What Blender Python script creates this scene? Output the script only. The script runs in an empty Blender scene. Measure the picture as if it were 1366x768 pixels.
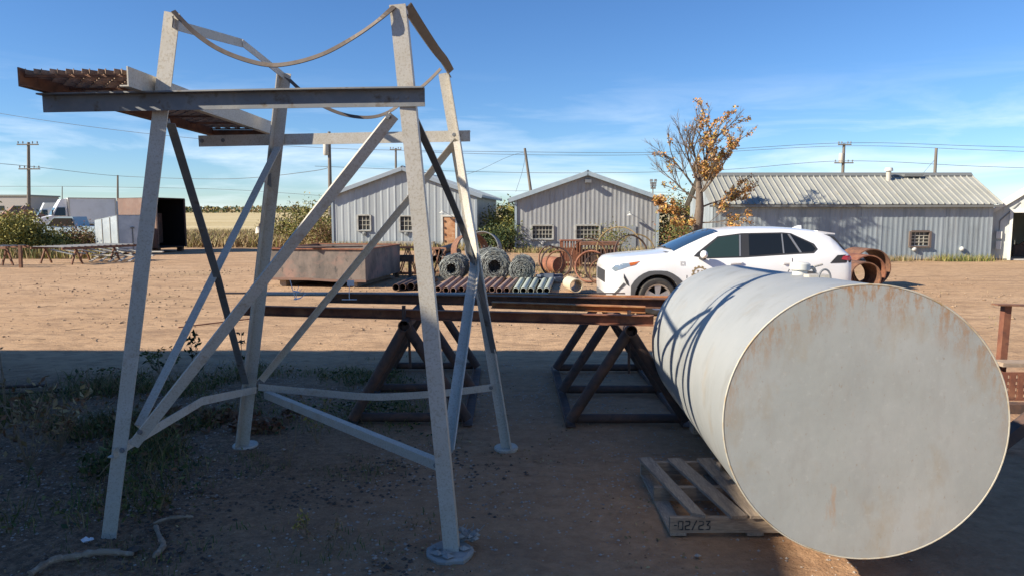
import bpy, bmesh, math, random
from mathutils import Vector, Matrix, noise
from mathutils.bvhtree import BVHTree
R = math.radians
random.seed(11)
sc = bpy.context.scene
col = sc.collection
V = Vector

# ------------------------------------------------------------------ camera, sky, sun, exposure
EYE = 1.87; FPX = 950.0; PITCH = math.atan((384 - 286) / FPX)
cam = bpy.data.cameras.new('camera'); camo = bpy.data.objects.new('camera', cam); col.objects.link(camo)
cam.sensor_width = 36; cam.lens = FPX / 1366 * 36; cam.clip_start = .05; cam.clip_end = 9000
camo.location = (0, 0, EYE); camo.rotation_euler = (math.pi / 2 - PITCH, 0, 0)
sc.camera = camo

SUN_AZ, SUN_EL = R(69.5), math.atan(.585)          # the light travels towards +x and a little +y
LDIR = V((math.sin(SUN_AZ) * math.cos(SUN_EL), math.cos(SUN_AZ) * math.cos(SUN_EL), -math.sin(SUN_EL)))
w = bpy.data.worlds.new('World'); sc.world = w; w.use_nodes = True
nt = w.node_tree; nt.nodes.clear()
def WN(t): return nt.nodes.new(t)
sky = WN('ShaderNodeTexSky'); sky.sky_type = 'NISHITA'; sky.sun_disc = False
sky.sun_elevation = SUN_EL; sky.sun_rotation = math.atan2(-LDIR.x, -LDIR.y)
sky.air_density = 1.0; sky.dust_density = 0.0; sky.ozone_density = 3.5; sky.altitude = 300
hs = WN('ShaderNodeHueSaturation'); hs.inputs['Saturation'].default_value = 1.1
nt.links.new(sky.outputs[0], hs.inputs['Color'])
# thin cirrus: stretched noise on the sky direction, only low above the horizon
tc = WN('ShaderNodeTexCoord'); sep = WN('ShaderNodeSeparateXYZ'); nt.links.new(tc.outputs['Generated'], sep.inputs[0])
mp = WN('ShaderNodeMapping'); mp.inputs['Scale'].default_value = (1.6, 1.6, 11.0); mp.inputs['Rotation'].default_value = (R(4), R(-5), 0)
nt.links.new(tc.outputs['Generated'], mp.inputs[0])
cn = WN('ShaderNodeTexNoise'); cn.inputs['Scale'].default_value = 2.3; cn.inputs['Detail'].default_value = 9; cn.inputs['Roughness'].default_value = .58; cn.inputs['Distortion'].default_value = .5
nt.links.new(mp.outputs[0], cn.inputs['Vector'])
cr = WN('ShaderNodeMapRange'); cr.inputs['From Min'].default_value = .45; cr.inputs['From Max'].default_value = .72; cr.inputs['To Max'].default_value = .62
nt.links.new(cn.outputs['Fac'], cr.inputs['Value'])
band = WN('ShaderNodeMapRange'); band.inputs['From Min'].default_value = .19; band.inputs['From Max'].default_value = .07; nt.links.new(sep.outputs['Z'], band.inputs['Value'])
mul = WN('ShaderNodeMath'); mul.operation = 'MULTIPLY'; nt.links.new(cr.outputs[0], mul.inputs[0]); nt.links.new(band.outputs[0], mul.inputs[1])
mx = WN('ShaderNodeMixRGB'); nt.links.new(mul.outputs[0], mx.inputs['Fac']); tint = WN('ShaderNodeMixRGB'); tint.blend_type = 'MULTIPLY'; tint.inputs['Fac'].default_value = 1; tint.inputs['Color2'].default_value = (.56, .69, .86, 1); nt.links.new(hs.outputs[0], tint.inputs['Color1']); nt.links.new(tint.outputs[0], mx.inputs['Color1'])
mx.inputs['Color2'].default_value = (6.6, 7.3, 7.9, 1)
bg = WN('ShaderNodeBackground'); bg.inputs['Strength'].default_value = .097
nt.links.new(mx.outputs[0], bg.inputs['Color'])
wo = WN('ShaderNodeOutputWorld'); nt.links.new(bg.outputs[0], wo.inputs['Surface'])

sl = bpy.data.lights.new('sun', 'SUN'); sl.energy = 4.8; sl.angle = R(.53); sl.color = (1, .90, .75)
so = bpy.data.objects.new('sun', sl); col.objects.link(so); so.rotation_euler = LDIR.to_track_quat('-Z', 'Y').to_euler(); so.location = (-40, -6, 30)
sc.view_settings.view_transform = 'Standard'; sc.view_settings.look = 'None'
sc.view_settings.exposure = 0.84; sc.view_settings.gamma = 1.0; sc.view_settings.use_curve_mapping = False

# ------------------------------------------------------------------ helpers
_c, _s = math.cos(PITCH), math.sin(PITCH)
def ray(px, py):
    a = (px - 683) / FPX; b = (384 - py) / FPX
    return V((a, _c + b * _s, -_s + b * _c))
def G(px, py, z=0.0):
    r = ray(px, py); return V((0, 0, EYE)) + r * ((z - EYE) / r.z)
def at(px, py, Y):
    r = ray(px, py); return V((0, 0, EYE)) + r * (Y / r.y)
def lerp(a, b, t): return a + (b - a) * t
def U(a, b): return random.uniform(a, b)

def tag(o, label=None, cat=None, group=None, kind=None):
    if label: o['label'] = label
    if cat: o['category'] = cat
    if group: o['group'] = group
    if kind: o['kind'] = kind
    return o
def thing(name, label, cat, loc=(0, 0, 0), rz=0, group=None):
    o = bpy.data.objects.new(name, None); col.objects.link(o); o.location = loc; o.rotation_euler.z = rz
    o.empty_display_size = .2
    return tag(o, label, cat, group)
def world_loc(o):
    p = V((0, 0, 0))
    while o: p += V(o.location); o = o.parent
    return p
def copy_tree(o, parent=None):
    c = o.copy(); col.objects.link(c); c.parent = parent
    for ch in list(o.children): copy_tree(ch, c)
    return c

class MB:
    def __init__(s): s.v = []; s.f = []; s.m = []; s.mi = 0
    def add(s, vs, fs):
        o = len(s.v); s.v += [V(x) for x in vs]
        for f in fs: s.f.append([i + o for i in f]); s.m.append(s.mi)
        return s
    def box(s, c, size, rz=0, M3=None):
        x, y, z = size[0] / 2, size[1] / 2, size[2] / 2
        M = M3 or Matrix.Rotation(rz, 3, 'Z'); c = V(c)
        vs = [c + M @ V((a, b, d)) for a in (-x, x) for b in (-y, y) for d in (-z, z)]
        return s.add(vs, [(0, 1, 3, 2), (4, 6, 7, 5), (0, 4, 5, 1), (2, 3, 7, 6), (0, 2, 6, 4), (1, 5, 7, 3)])
    def frame(s, p0, p1, up):
        d = (V(p1) - V(p0)).normalized(); u = d.cross(V(up))
        if u.length < 1e-4: u = d.cross(V((1, 0, 0)))
        u.normalize(); return d, u, u.cross(d).normalized()
    def prism(s, prof, p0, p1, up=(0, 0, 1)):
        "closed 2-D profile (side, up) swept from p0 to p1"
        d, u, v = s.frame(p0, p1, up); n = len(prof); p0 = V(p0); p1 = V(p1)
        vs = [p + u * a + v * b for p in (p0, p1) for a, b in prof]
        return s.add(vs, [(i, (i + 1) % n, n + (i + 1) % n, n + i) for i in range(n)] + [tuple(range(n))[::-1], tuple(range(n, 2 * n))])
    def sweep(s, prof, pts, up=(0, 0, 1)):
        n = len(prof); pts = [V(p) for p in pts]; vs = []; fs = []
        for i, p in enumerate(pts):
            a = pts[max(i - 1, 0)]; b = pts[min(i + 1, len(pts) - 1)]
            d, u, v = s.frame(a, b, up)
            vs += [p + u * x + v * y for x, y in prof]
        for k in range(len(pts) - 1):
            fs += [(k * n + i, k * n + (i + 1) % n, (k + 1) * n + (i + 1) % n, (k + 1) * n + i) for i in range(n)]
        fs += [tuple(range(n))[::-1], tuple(range((len(pts) - 1) * n, len(pts) * n))]
        return s.add(vs, fs)
    def bar(s, p0, p1, wd, ht, up=(0, 0, 1)):
        return s.prism([(-wd / 2, -ht / 2), (wd / 2, -ht / 2), (wd / 2, ht / 2), (-wd / 2, ht / 2)], p0, p1, up)
    def tube(s, pts, r, n=8, caps=True):
        pts = [V(p) for p in pts]; rs = r if isinstance(r, (list, tuple)) else [r] * len(pts)
        vs = []; fs = []; pu = None
        for i, p in enumerate(pts):
            d = (pts[min(i + 1, len(pts) - 1)] - pts[max(i - 1, 0)]).normalized()
            if pu is None: pu = d.orthogonal().normalized()
            u = (pu - d * pu.dot(d))
            u = u.normalized() if u.length > 1e-5 else d.orthogonal().normalized()
            pu = u; v = d.cross(u)
            vs += [p + (u * math.cos(2 * math.pi * k / n) + v * math.sin(2 * math.pi * k / n)) * rs[i] for k in range(n)]
        for k in range(len(pts) - 1):
            fs += [(k * n + i, k * n + (i + 1) % n, (k + 1) * n + (i + 1) % n, (k + 1) * n + i) for i in range(n)]
        if caps: fs += [tuple(range(n))[::-1], tuple(range((len(pts) - 1) * n, len(pts) * n))]
        return s.add(vs, fs)
    def pipe(s, p0, p1, r, t, n=20):
        "hollow pipe"
        d, u, v = s.frame(p0, p1, (0, 0, 1)); vs = []
        for p in (V(p0), V(p1)):
            for q in (r, r - t): vs += [p + (u * math.cos(2 * math.pi * k / n) + v * math.sin(2 * math.pi * k / n)) * q for k in range(n)]
        fs = []
        for k in range(n):
            j = (k + 1) % n
            fs += [(k, j, 2 * n + j, 2 * n + k), (n + j, n + k, 3 * n + k, 3 * n + j), (j, k, n + k, n + j), (2 * n + k, 2 * n + j, 3 * n + j, 3 * n + k)]
        return s.add(vs, fs)
    def lathe(s, prof, c, axis, n=28):
        "profile of (radius, along) turned round an axis through c"
        a = V(axis).normalized(); u = a.orthogonal().normalized(); v = a.cross(u); m = len(prof); c = V(c); vs = []; fs = []
        for k in range(n):
            q = u * math.cos(2 * math.pi * k / n) + v * math.sin(2 * math.pi * k / n)
            vs += [c + q * r + a * h for r, h in prof]
        for k in range(n):
            j = (k + 1) % n
            fs += [(k * m + i, j * m + i, j * m + i + 1, k * m + i + 1) for i in range(m - 1)]
        return s.add(vs, fs)
    def hoop(s, c, axis, r, wd, t, n=36, a0=0, a1=360):
        "flat-bar ring: width along the axis, thickness radial"
        a = V(axis).normalized(); u = a.orthogonal().normalized(); v = a.cross(u); c = V(c); vs = []; fs = []
        full = abs(a1 - a0) >= 360; k1 = n if full else n + 1
        for k in range(k1):
            th = R(a0 + (a1 - a0) * k / n); q = u * math.cos(th) + v * math.sin(th)
            vs += [c + q * (r + i * t) + a * (j * wd / 2) for i, j in ((0, -1), (0, 1), (-1, 1), (-1, -1))]
        for k in range(n):
            j = (k + 1) % k1
            fs += [(k * 4 + i, k * 4 + (i + 1) % 4, j * 4 + (i + 1) % 4, j * 4 + i) for i in range(4)]
        if not full: fs += [(0, 1, 2, 3), (n * 4 + 3, n * 4 + 2, n * 4 + 1, n * 4)]
        return s.add(vs, fs)
    def leaf(s, c, size, asp=.55, flat=0):
        d = V((U(-1, 1), U(-1, 1), U(-1, 1) * (1 - flat))); d = d.normalized() if d.length > .01 else V((1, 0, 0))
        e = d.cross(V((U(-1, 1), U(-1, 1), U(-1, 1) * (1 - flat) + flat))).normalized() * size * asp / 2
        c = V(c); d = d * size / 2; b = d.cross(e).normalized() * size * U(-.15, .15)
        return s.add([c - d, c + e * 1.0 + b, c + d, c - e + b], [(0, 1, 2), (0, 2, 3)])
    def blade(s, p, h, wd, lean):
        p = V(p); a = U(0, 6.283); e = V((math.cos(a), math.sin(a), 0)) * wd / 2
        l = V((U(-1, 1), U(-1, 1), 0)) * lean * h; m = p + V((0, 0, h * .55)) + l * .35; t = p + V((0, 0, h)) + l
        return s.add([p - e, p + e, m + e * .7, m - e * .7, t], [(0, 1, 2, 3), (3, 2, 4)])
    def rock(s, c, r, sq=.6):
        c = V(c); vs = []
        for d in ((1, 0, 0), (-1, 0, 0), (0, 1, 0), (0, -1, 0), (0, 0, 1), (0, 0, -1)): vs.append(c + V((d[0] * U(.7, 1.2), d[1] * U(.7, 1.2), d[2] * sq)) * r)
        return s.add(vs, [(0, 2, 4), (2, 1, 4), (1, 3, 4), (3, 0, 4), (2, 0, 5), (1, 2, 5), (3, 1, 5), (0, 3, 5)])
    def mesh(s, name, base=V((0, 0, 0)), smooth=False, mats=()):
        me = bpy.data.meshes.new(name); me.from_pydata([tuple(p - base) for p in s.v], [], s.f)
        for m in mats: me.materials.append(m)
        if len(mats) > 1: me.polygons.foreach_set('material_index', s.m)
        if smooth: me.polygons.foreach_set('use_smooth', [True] * len(me.polygons))
        me.update(); return me
    def build(s, name, mat, parent=None, smooth=False, base=None, local=False):
        mats = mat if isinstance(mat, (list, tuple)) else [mat]
        if local: b = V((0, 0, 0))
        elif parent is not None: b = world_loc(parent)
        else: b = V(base) if base is not None else V((0, 0, 0))
        me = s.mesh(name, b, smooth, mats)
        o = bpy.data.objects.new(name, me); col.objects.link(o)
        if parent is not None: o.parent = parent
        else: o.location = b
        if smooth == 'auto' or smooth is True:
            sharp = R(38)
            bm = bmesh.new(); bm.from_mesh(me)
            for e in bm.edges:
                if len(e.link_faces) == 2 and e.calc_face_angle(0) > sharp: e.smooth = False
            bm.to_mesh(me); bm.free()
        return o
def inst(name, me, parent, loc=(0, 0, 0), M=None):
    o = bpy.data.objects.new(name, me); col.objects.link(o); o.parent = parent
    if M is not None: o.matrix_local = M
    else: o.location = loc
    return o
def Lprof(a, b, t):     # angle iron: corner at origin, flange a along +side, flange b along +up
    return [(0, 0), (a, 0), (a, t), (t, t), (t, b), (0, b)]
def Iprof(wd, h, t=.008):
    return [(-wd/2, 0), (wd/2, 0), (wd/2, t), (t/2, t), (t/2, h-t), (wd/2, h-t), (wd/2, h), (-wd/2, h), (-wd/2, h-t), (-t/2, h-t), (-t/2, t), (-wd/2, t)]
def Cprof(wd, h, t=.008):   # channel, web at side 0, flanges towards +side
    return [(0, 0), (wd, 0), (wd, t), (t, t), (t, h-t), (wd, h-t), (wd, h), (0, h)]

# ------------------------------------------------------------------ materials
def mat(name, c, rough=.7, metal=0.0, layers=(), bump=None, rnd=0.0, spec=.5, coat=0, trans=0, sub=0):
    m = bpy.data.materials.new(name); m.use_nodes = True; t = m.node_tree; p = t.nodes['Principled BSDF']
    p.inputs['Roughness'].default_value = rough; p.inputs['Metallic'].default_value = metal
    p.inputs['Specular IOR Level'].default_value = spec; p.inputs['Coat Weight'].default_value = coat
    p.inputs['Transmission Weight'].default_value = trans
    if coat: p.inputs['Coat Roughness'].default_value = .05
    if not layers and not bump and not rnd:
        p.inputs['Base Color'].default_value = (*c, 1); return m
    N = t.nodes.new; L = t.links.new
    tcn = N('ShaderNodeTexCoord'); oi = N('ShaderNodeObjectInfo')
    ofs = N('ShaderNodeVectorMath'); ofs.operation = 'SCALE'; ofs.inputs[0].default_value = (37, 19, 53); L(oi.outputs['Random'], ofs.inputs['Scale'])
    add = N('ShaderNodeVectorMath'); L(tcn.outputs['Object'], add.inputs[0])
    if rnd: L(ofs.outputs[0], add.inputs[1])
    prev = N('ShaderNodeRGB'); prev.outputs[0].default_value = (*c, 1); prev = prev.outputs[0]
    for ly in layers:
        lc, scale, lo, hi = ly[:4]; st = ly[4] if len(ly) > 4 else (1, 1, 1); amt = ly[5] if len(ly) > 5 else 1.0
        mpn = N('ShaderNodeMapping'); mpn.inputs['Scale'].default_value = st; L(add.outputs[0], mpn.inputs[0])
        n = N('ShaderNodeTexNoise'); n.inputs['Scale'].default_value = scale; n.inputs['Detail'].default_value = 6; n.inputs['Roughness'].default_value = .62
        L(mpn.outputs[0], n.inputs['Vector'])
        r = N('ShaderNodeMapRange'); r.inputs['From Min'].default_value = lo; r.inputs['From Max'].default_value = hi; r.inputs['To Max'].default_value = amt; L(n.outputs['Fac'], r.inputs['Value'])
        x = N('ShaderNodeMixRGB'); L(r.outputs[0], x.inputs['Fac']); L(prev, x.inputs['Color1']); x.inputs['Color2'].default_value = (*lc, 1); prev = x.outputs[0]
    if rnd:
        h = N('ShaderNodeHueSaturation'); mr = N('ShaderNodeMapRange'); mr.inputs['To Min'].default_value = 1 - rnd; mr.inputs['To Max'].default_value = 1 + rnd
        L(oi.outputs['Random'], mr.inputs['Value']); L(mr.outputs[0], h.inputs['Value']); L(prev, h.inputs['Color']); prev = h.outputs[0]
    L(prev, p.inputs['Base Color'])
    if bump:
        n = N('ShaderNodeTexNoise'); n.inputs['Scale'].default_value = bump[0]; n.inputs['Detail'].default_value = 6; L(add.outputs[0], n.inputs['Vector'])
        b = N('ShaderNodeBump'); b.inputs['Strength'].default_value = bump[1]; b.inputs['Distance'].default_value = bump[2]; L(n.outputs['Fac'], b.inputs['Height']); L(b.outputs[0], p.inputs['Normal'])
    return m

galv = mat('galvanised_steel', (.53, .495, .42), .62, .10, [((.57, .54, .48), 9, .45, .7), ((.33, .265, .17), 95, .50, .64, (1, 1, 1), .55), ((.30, .17, .08), 6, .60, .75, (1, 1, 1), .55)], (60, .25, .002), .06)
galv_dark = mat('weathered_beam_steel', (.19, .20, .21), .6, .3, [((.27, .27, .26), 7, .45, .7), ((.12, .09, .06), 14, .56, .72)], (40, .2, .002))
strap_m = mat('dull_strap_steel', (.13, .105, .085), .6, .3, [((.10, .075, .055), 20, .5, .7)])
rust = mat('brown_rust', (.17, .085, .052), .82, .1, [((.27, .125, .065), 7, .45, .65), ((.075, .045, .035), 15, .52, .72)], (60, .35, .003), .12)
grate_m = mat('light_brown_grating', (.30, .205, .14), .8, .1, [((.20, .12, .075), 9, .45, .65), ((.40, .30, .22), 22, .5, .7)], None, .1)
rust_red = mat('red_brown_rust', (.23, .088, .050), .8, .1, [((.33, .15, .08), 5, .45, .65), ((.10, .05, .04), 11, .52, .75)], (50, .3, .003), .12)
rust_dark = mat('dark_pipe_rust', (.085, .058, .048), .75, .15, [((.16, .085, .055), 8, .46, .66), ((.04, .032, .03), 13, .55, .75)], (50, .35, .003), .15)
rust_orange = mat('orange_rust', (.42, .17, .06), .85, .05, [((.30, .11, .045), 6, .45, .65), ((.50, .26, .10), 11, .5, .7)], (50, .3, .003), .1)
binsteel = mat('old_bin_steel', (.23, .185, .155), .75, .1, [((.14, .12, .105), 2.2, .44, .60, (1, 1, .6)), ((.33, .205, .16), 1.3, .52, .68, (1, 1, 1.5)), ((.08, .075, .07), 7, .56, .70, (1, 1, .5))], (40, .3, .004))
tankpaint = mat('aged_silver_paint', (.315, .33, .325), .5, .05, [((.355, .365, .355), 2.5, .4, .7), ((.28, .285, .27), 6, .52, .7, (1, 1, .5)), ((.36, .26, .14), 2.6, .60, .78, (1.2, 1, .7), .5), ((.30, .20, .11), 55, .66, .76, (1, 1, .6), .6)], (14, .12, .01))
tankface = mat('aged_silver_paint_rusty', (.305, .322, .305), .5, .06, [((.35, .362, .345), 2.2, .4, .7), ((.29, .295, .275), 5, .50, .7, (2, 1, .7), .7), ((.29, .235, .155), 3.1, .56, .74, (1.6, 1, .8), .6), ((.36, .20, .09), 7, .66, .78, (1.7, 1, .45), .6), ((.24, .175, .11), 60, .62, .72, (1.2, 1, .6), .45), ((.40, .41, .39), 35, .60, .72, (1, 1, 1), .4)], (16, .15, .01))
def rim_rust(m):
    t = m.node_tree; N = t.nodes.new; L = t.links.new; p = t.nodes['Principled BSDF']; src = p.inputs['Base Color'].links[0].from_socket
    g = N('ShaderNodeTexCoord').outputs['Object']
    d = N('ShaderNodeVectorMath'); d.operation = 'DISTANCE'; L(g, d.inputs[0]); d.inputs[1].default_value = (0, -1.2, .68)
    sp = N('ShaderNodeSeparateXYZ'); L(g, sp.inputs[0])
    r1 = N('ShaderNodeMapRange'); r1.inputs['From Min'].default_value = .63; r1.inputs['From Max'].default_value = .85; L(d.outputs['Value'], r1.inputs['Value'])
    mpn = N('ShaderNodeMapping'); mpn.inputs['Scale'].default_value = (1.5, 1, .5); L(g, mpn.inputs[0])
    n = N('ShaderNodeTexNoise'); n.inputs['Scale'].default_value = 11; n.inputs['Detail'].default_value = 12; n.inputs['Roughness'].default_value = .82; L(mpn.outputs[0], n.inputs['Vector'])
    r2 = N('ShaderNodeMapRange'); r2.inputs['From Min'].default_value = .47; r2.inputs['From Max'].default_value = .58; L(n.outputs['Fac'], r2.inputs['Value'])
    mu = N('ShaderNodeMath'); mu.operation = 'MULTIPLY'; L(r1.outputs[0], mu.inputs[0]); L(r2.outputs[0], mu.inputs[1])
    x = N('ShaderNodeMixRGB'); L(mu.outputs[0], x.inputs['Fac']); L(src, x.inputs['Color1']); x.inputs['Color2'].default_value = (.30, .165, .070, 1); L(x.outputs[0], p.inputs['Base Color'])
rim_rust(tankface)
weld = mat('pale_weld_bead', (.50, .47, .38), .6, .1, [((.42, .28, .13), 12, .5, .7)])
wood = mat('weathered_pallet_wood', (.36, .28, .20), .85, 0, [((.24, .19, .15), 6, .42, .62, (8, 1, 8)), ((.45, .36, .27), 18, .5, .7, (6, 1, 6)), ((.17, .13, .10), 5, .6, .75)], (40, .4, .003), .14)
wood_x = mat('weathered_pallet_wood_cross', (.38, .28, .19), .85, 0, [((.24, .18, .13), 6, .42, .62, (1, 8, 9)), ((.46, .36, .26), 18, .5, .7, (1, 6, 8))], (40, .4, .003), .12)
ink = mat('stencil_ink', (.05, .045, .04), .8, 0, [((.2, .16, .12), 60, .5, .62)])
black = mat('black_plastic', (.035, .036, .038), .55)
grey_plastic = mat('grey_cladding', (.085, .087, .09), .6)
rubber = mat('tyre_rubber', (.035, .034, .033), .85, 0, [((.10, .085, .065), 12, .45, .7, (1, 1, 1), .6)])
alloy = mat('alloy_rim', (.55, .56, .58), .3, .8)
paint = mat('white_car_paint', (.80, .80, .79), .28, 0, [((.74, .72, .67), 3, .45, .75, (1, 1, 1), .5)], None, 0, .5, .7)
glass = mat('tinted_glass', (.012, .015, .017), .04, 0, (), None, 0, .6)
glass_front = mat('green_side_glass', (.028, .050, .045), .04, 0, (), None, 0, .6)
glass_ws = mat('windscreen_glass', (.025, .05, .085), .03, 0, (), None, 0, .9)
lamp_red = mat('tail_lamp_red', (.45, .015, .02), .15, 0, (), None, 0, .6, .5)
lamp_clear = mat('headlamp_lens', (.32, .40, .46), .08, .3, (), None, 0, .6, .5)
lamp_amber = mat('amber_lens', (.50, .13, .03), .15)
chrome = mat('grey_window_trim', (.33, .34, .34), .35, .5)
emblem_m = mat('tan_emblem_print', (.27, .20, .10), .5)
grey_print = mat('grey_print', (.48, .48, .47), .5)
sheet_grey = mat('galvanised_sheet', (.325, .338, .338), .6, .15, [((.40, .405, .39), 1.6, .42, .66, (1, 1, .25)), ((.255, .255, .245), 3.1, .52, .72, (2, 2, .2)), ((.30, .23, .16), 2.2, .62, .78, (3, 3, .25), .6)], None, .11)
sheet_slate = mat('slate_grey_sheet', (.27, .315, .335), .6, .12, [((.335, .375, .39), 1.6, .42, .66, (1, 1, .25)), ((.21, .24, .25), 3.1, .52, .72, (2, 2, .2)), ((.27, .22, .16), 2.2, .62, .78, (3, 3, .25), .6)], None, .12)
sheet_blue = mat('pale_galvanised_sheet', (.325, .355, .36), .55, .2, [((.38, .41, .415), 1.6, .42, .66, (1, 1, .25)), ((.30, .33, .35), 3.1, .52, .72, (2, 2, .2)), ((.38, .31, .24), 1.9, .66, .82, (3, 3, .25), .5)], None, .09)
sheet_pale = mat('pale_painted_sheet', (.47, .50, .47), .6, .05, [((.55, .56, .52), 1.4, .45, .7), ((.38, .38, .33), 4, .55, .75, (2, 2, .3))], None, .05)
roof_m = mat('pale_roof_sheet', (.33, .333, .295), .6, .1, [((.39, .39, .35), 1.2, .42, .66), ((.31, .29, .235), 2.4, .54, .74), ((.42, .28, .14), 1.3, .66, .82, (1, 1, 1), .5)], None, .07)
roof_blue = mat('grey_blue_roof_sheet', (.34, .39, .41), .5, .2, [((.42, .46, .47), 1.2, .42, .66)], None, .06)
rib_dark = mat('roof_rib_trim', (.20, .21, .20), .6, .2)
trim = mat('blue_grey_trim', (.34, .42, .46), .6, .1, [((.42, .49, .52), 3, .45, .7)])
pale_trim = mat('pale_trim', (.62, .62, .57), .6, 0, [((.5, .49, .44), 5, .5, .7)])
frame_m = mat('weathered_window_frame', (.42, .42, .38), .75, 0, [((.30, .29, .26), 6, .45, .65)])
concrete = mat('grey_concrete', (.33, .315, .29), .9, 0, [((.25, .235, .21), 3, .45, .65), ((.42, .40, .37), 9, .5, .7)], (30, .4, .01))
winglass = mat('dusty_window_glass', (.045, .05, .05), .18, 0, [((.10, .095, .08), 3, .45, .7)], None, .3)
muntin_m = mat('cream_muntins', (.42, .40, .33), .75)
white_truck = mat('white_truck_panel', (.76, .77, .76), .4, 0, [((.68, .68, .66), 1.5, .45, .7)])
galv_box = mat('galvanised_panel', (.42, .47, .50), .45, .3, [((.52, .57, .59), 2.2, .42, .62), ((.40, .45, .47), 4.5, .5, .7)], None, .05)
pinkrust = mat('faded_rust_panel', (.19, .118, .09), .75, .05, [((.24, .135, .095), 1.2, .45, .65), ((.23, .16, .128), 2.5, .5, .72), ((.22, .12, .085), 4, .6, .75)], None, .06)
polewood = mat('grey_pole_timber', (.15, .13, .11), .9, 0, [((.23, .20, .17), 3, .45, .7, (4, 4, .4))])
wire_m = mat('power_cable', (.10, .10, .10), .6)
wiremesh = mat('galvanised_wire', (.25, .27, .255), .65, .15, [((.16, .15, .13), 9, .5, .7)])
wire_core = mat('packed_wire_core', (.085, .082, .075), .85, .1, [((.03, .03, .028), 22, .45, .6), ((.22, .22, .205), 45, .56, .7)], (60, .9, .02))
pinkpipe = mat('dusty_rust_pipe', (.29, .195, .155), .8, 0, [((.22, .13, .095), 5, .45, .65), ((.36, .26, .21), 9, .5, .7)], None, .12)
greenpipe = mat('pale_green_pipe', (.40, .445, .38), .6, 0, [((.33, .37, .31), 4, .45, .65), ((.30, .18, .11), 6, .62, .76)], None, .1)
creampipe = mat('cream_pipe', (.60, .52, .36), .55, 0, [((.50, .42, .28), 4, .45, .7)])
bark = mat('grey_brown_bark', (.15, .115, .085), .92, 0, [((.23, .185, .14), 9, .45, .65, (1, 1, .3)), ((.085, .065, .05), 18, .52, .7, (1, 1, .3))], (30, .6, .02))
def leafm(n, c): return mat(n, c, .65, 0, [(tuple(k * .6 for k in c), 3, .45, .7)], None, .1, .3)
leaf_or = leafm('orange_leaves', (.50, .23, .06)); leaf_ye = leafm('yellow_leaves', (.55, .36, .10)); leaf_ru = leafm('pale_rust_leaves', (.46, .28, .15))
leaf_gr = leafm('green_leaves', (.085, .115, .028)); leaf_ol = leafm('olive_leaves', (.19, .19, .055)); leaf_yg = leafm('yellow_green_leaves', (.31, .28, .07)); leaf_dk = leafm('dark_green_leaves', (.035, .060, .022)); leaf_br = leafm('brown_dead_leaves', (.20, .115, .065)); leaf_rd = leafm('reddish_leaves', (.24, .10, .055))
straw = leafm('dry_straw', (.50, .40, .21)); straw2 = leafm('brown_dry_grass', (.30, .215, .10)); grass_g = leafm('green_grass', (.115, .15, .04)); stem_m = mat('dry_stems', (.22, .16, .10), .9)
stone_m = mat('pale_pebbles', (.42, .36, .30), .9, 0, [((.24, .20, .17), 30, .45, .6), ((.40, .36, .32), 60, .55, .7)], None, 0)
clod_m = mat('dark_soil_clods', (.085, .063, .050), .95, 0, [((.14, .10, .075), 20, .45, .65)], (60, .6, .01))
bone = mat('pale_root_bark', (.34, .255, .18), .9, 0, [((.22, .16, .11), 14, .45, .65), ((.45, .36, .27), 30, .55, .7)], (40, .5, .006))
white_stuff = mat('white_foam', (.72, .73, .74), .8)
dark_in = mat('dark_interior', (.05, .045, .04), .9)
carblue = mat('dark_blue_grey_paint', (.06, .075, .085), .3, .2, (), None, 0, .5, .5)
cabpaint = mat('pale_blue_paint', (.34, .43, .46), .4, .1)
rustdoor = mat('rusty_orange_door', (.50, .27, .14), .8, 0, [((.36, .15, .06), 2.5, .45, .62, (1, 1, 3)), ((.62, .42, .26), 5, .52, .7)])
farm = mat('far_wall', (.36, .33, .31), .8); mound_m = mat('rusty_heap', (.24, .13, .085), .9, 0, [((.36, .24, .17), 1.2, .45, .65)])

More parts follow.
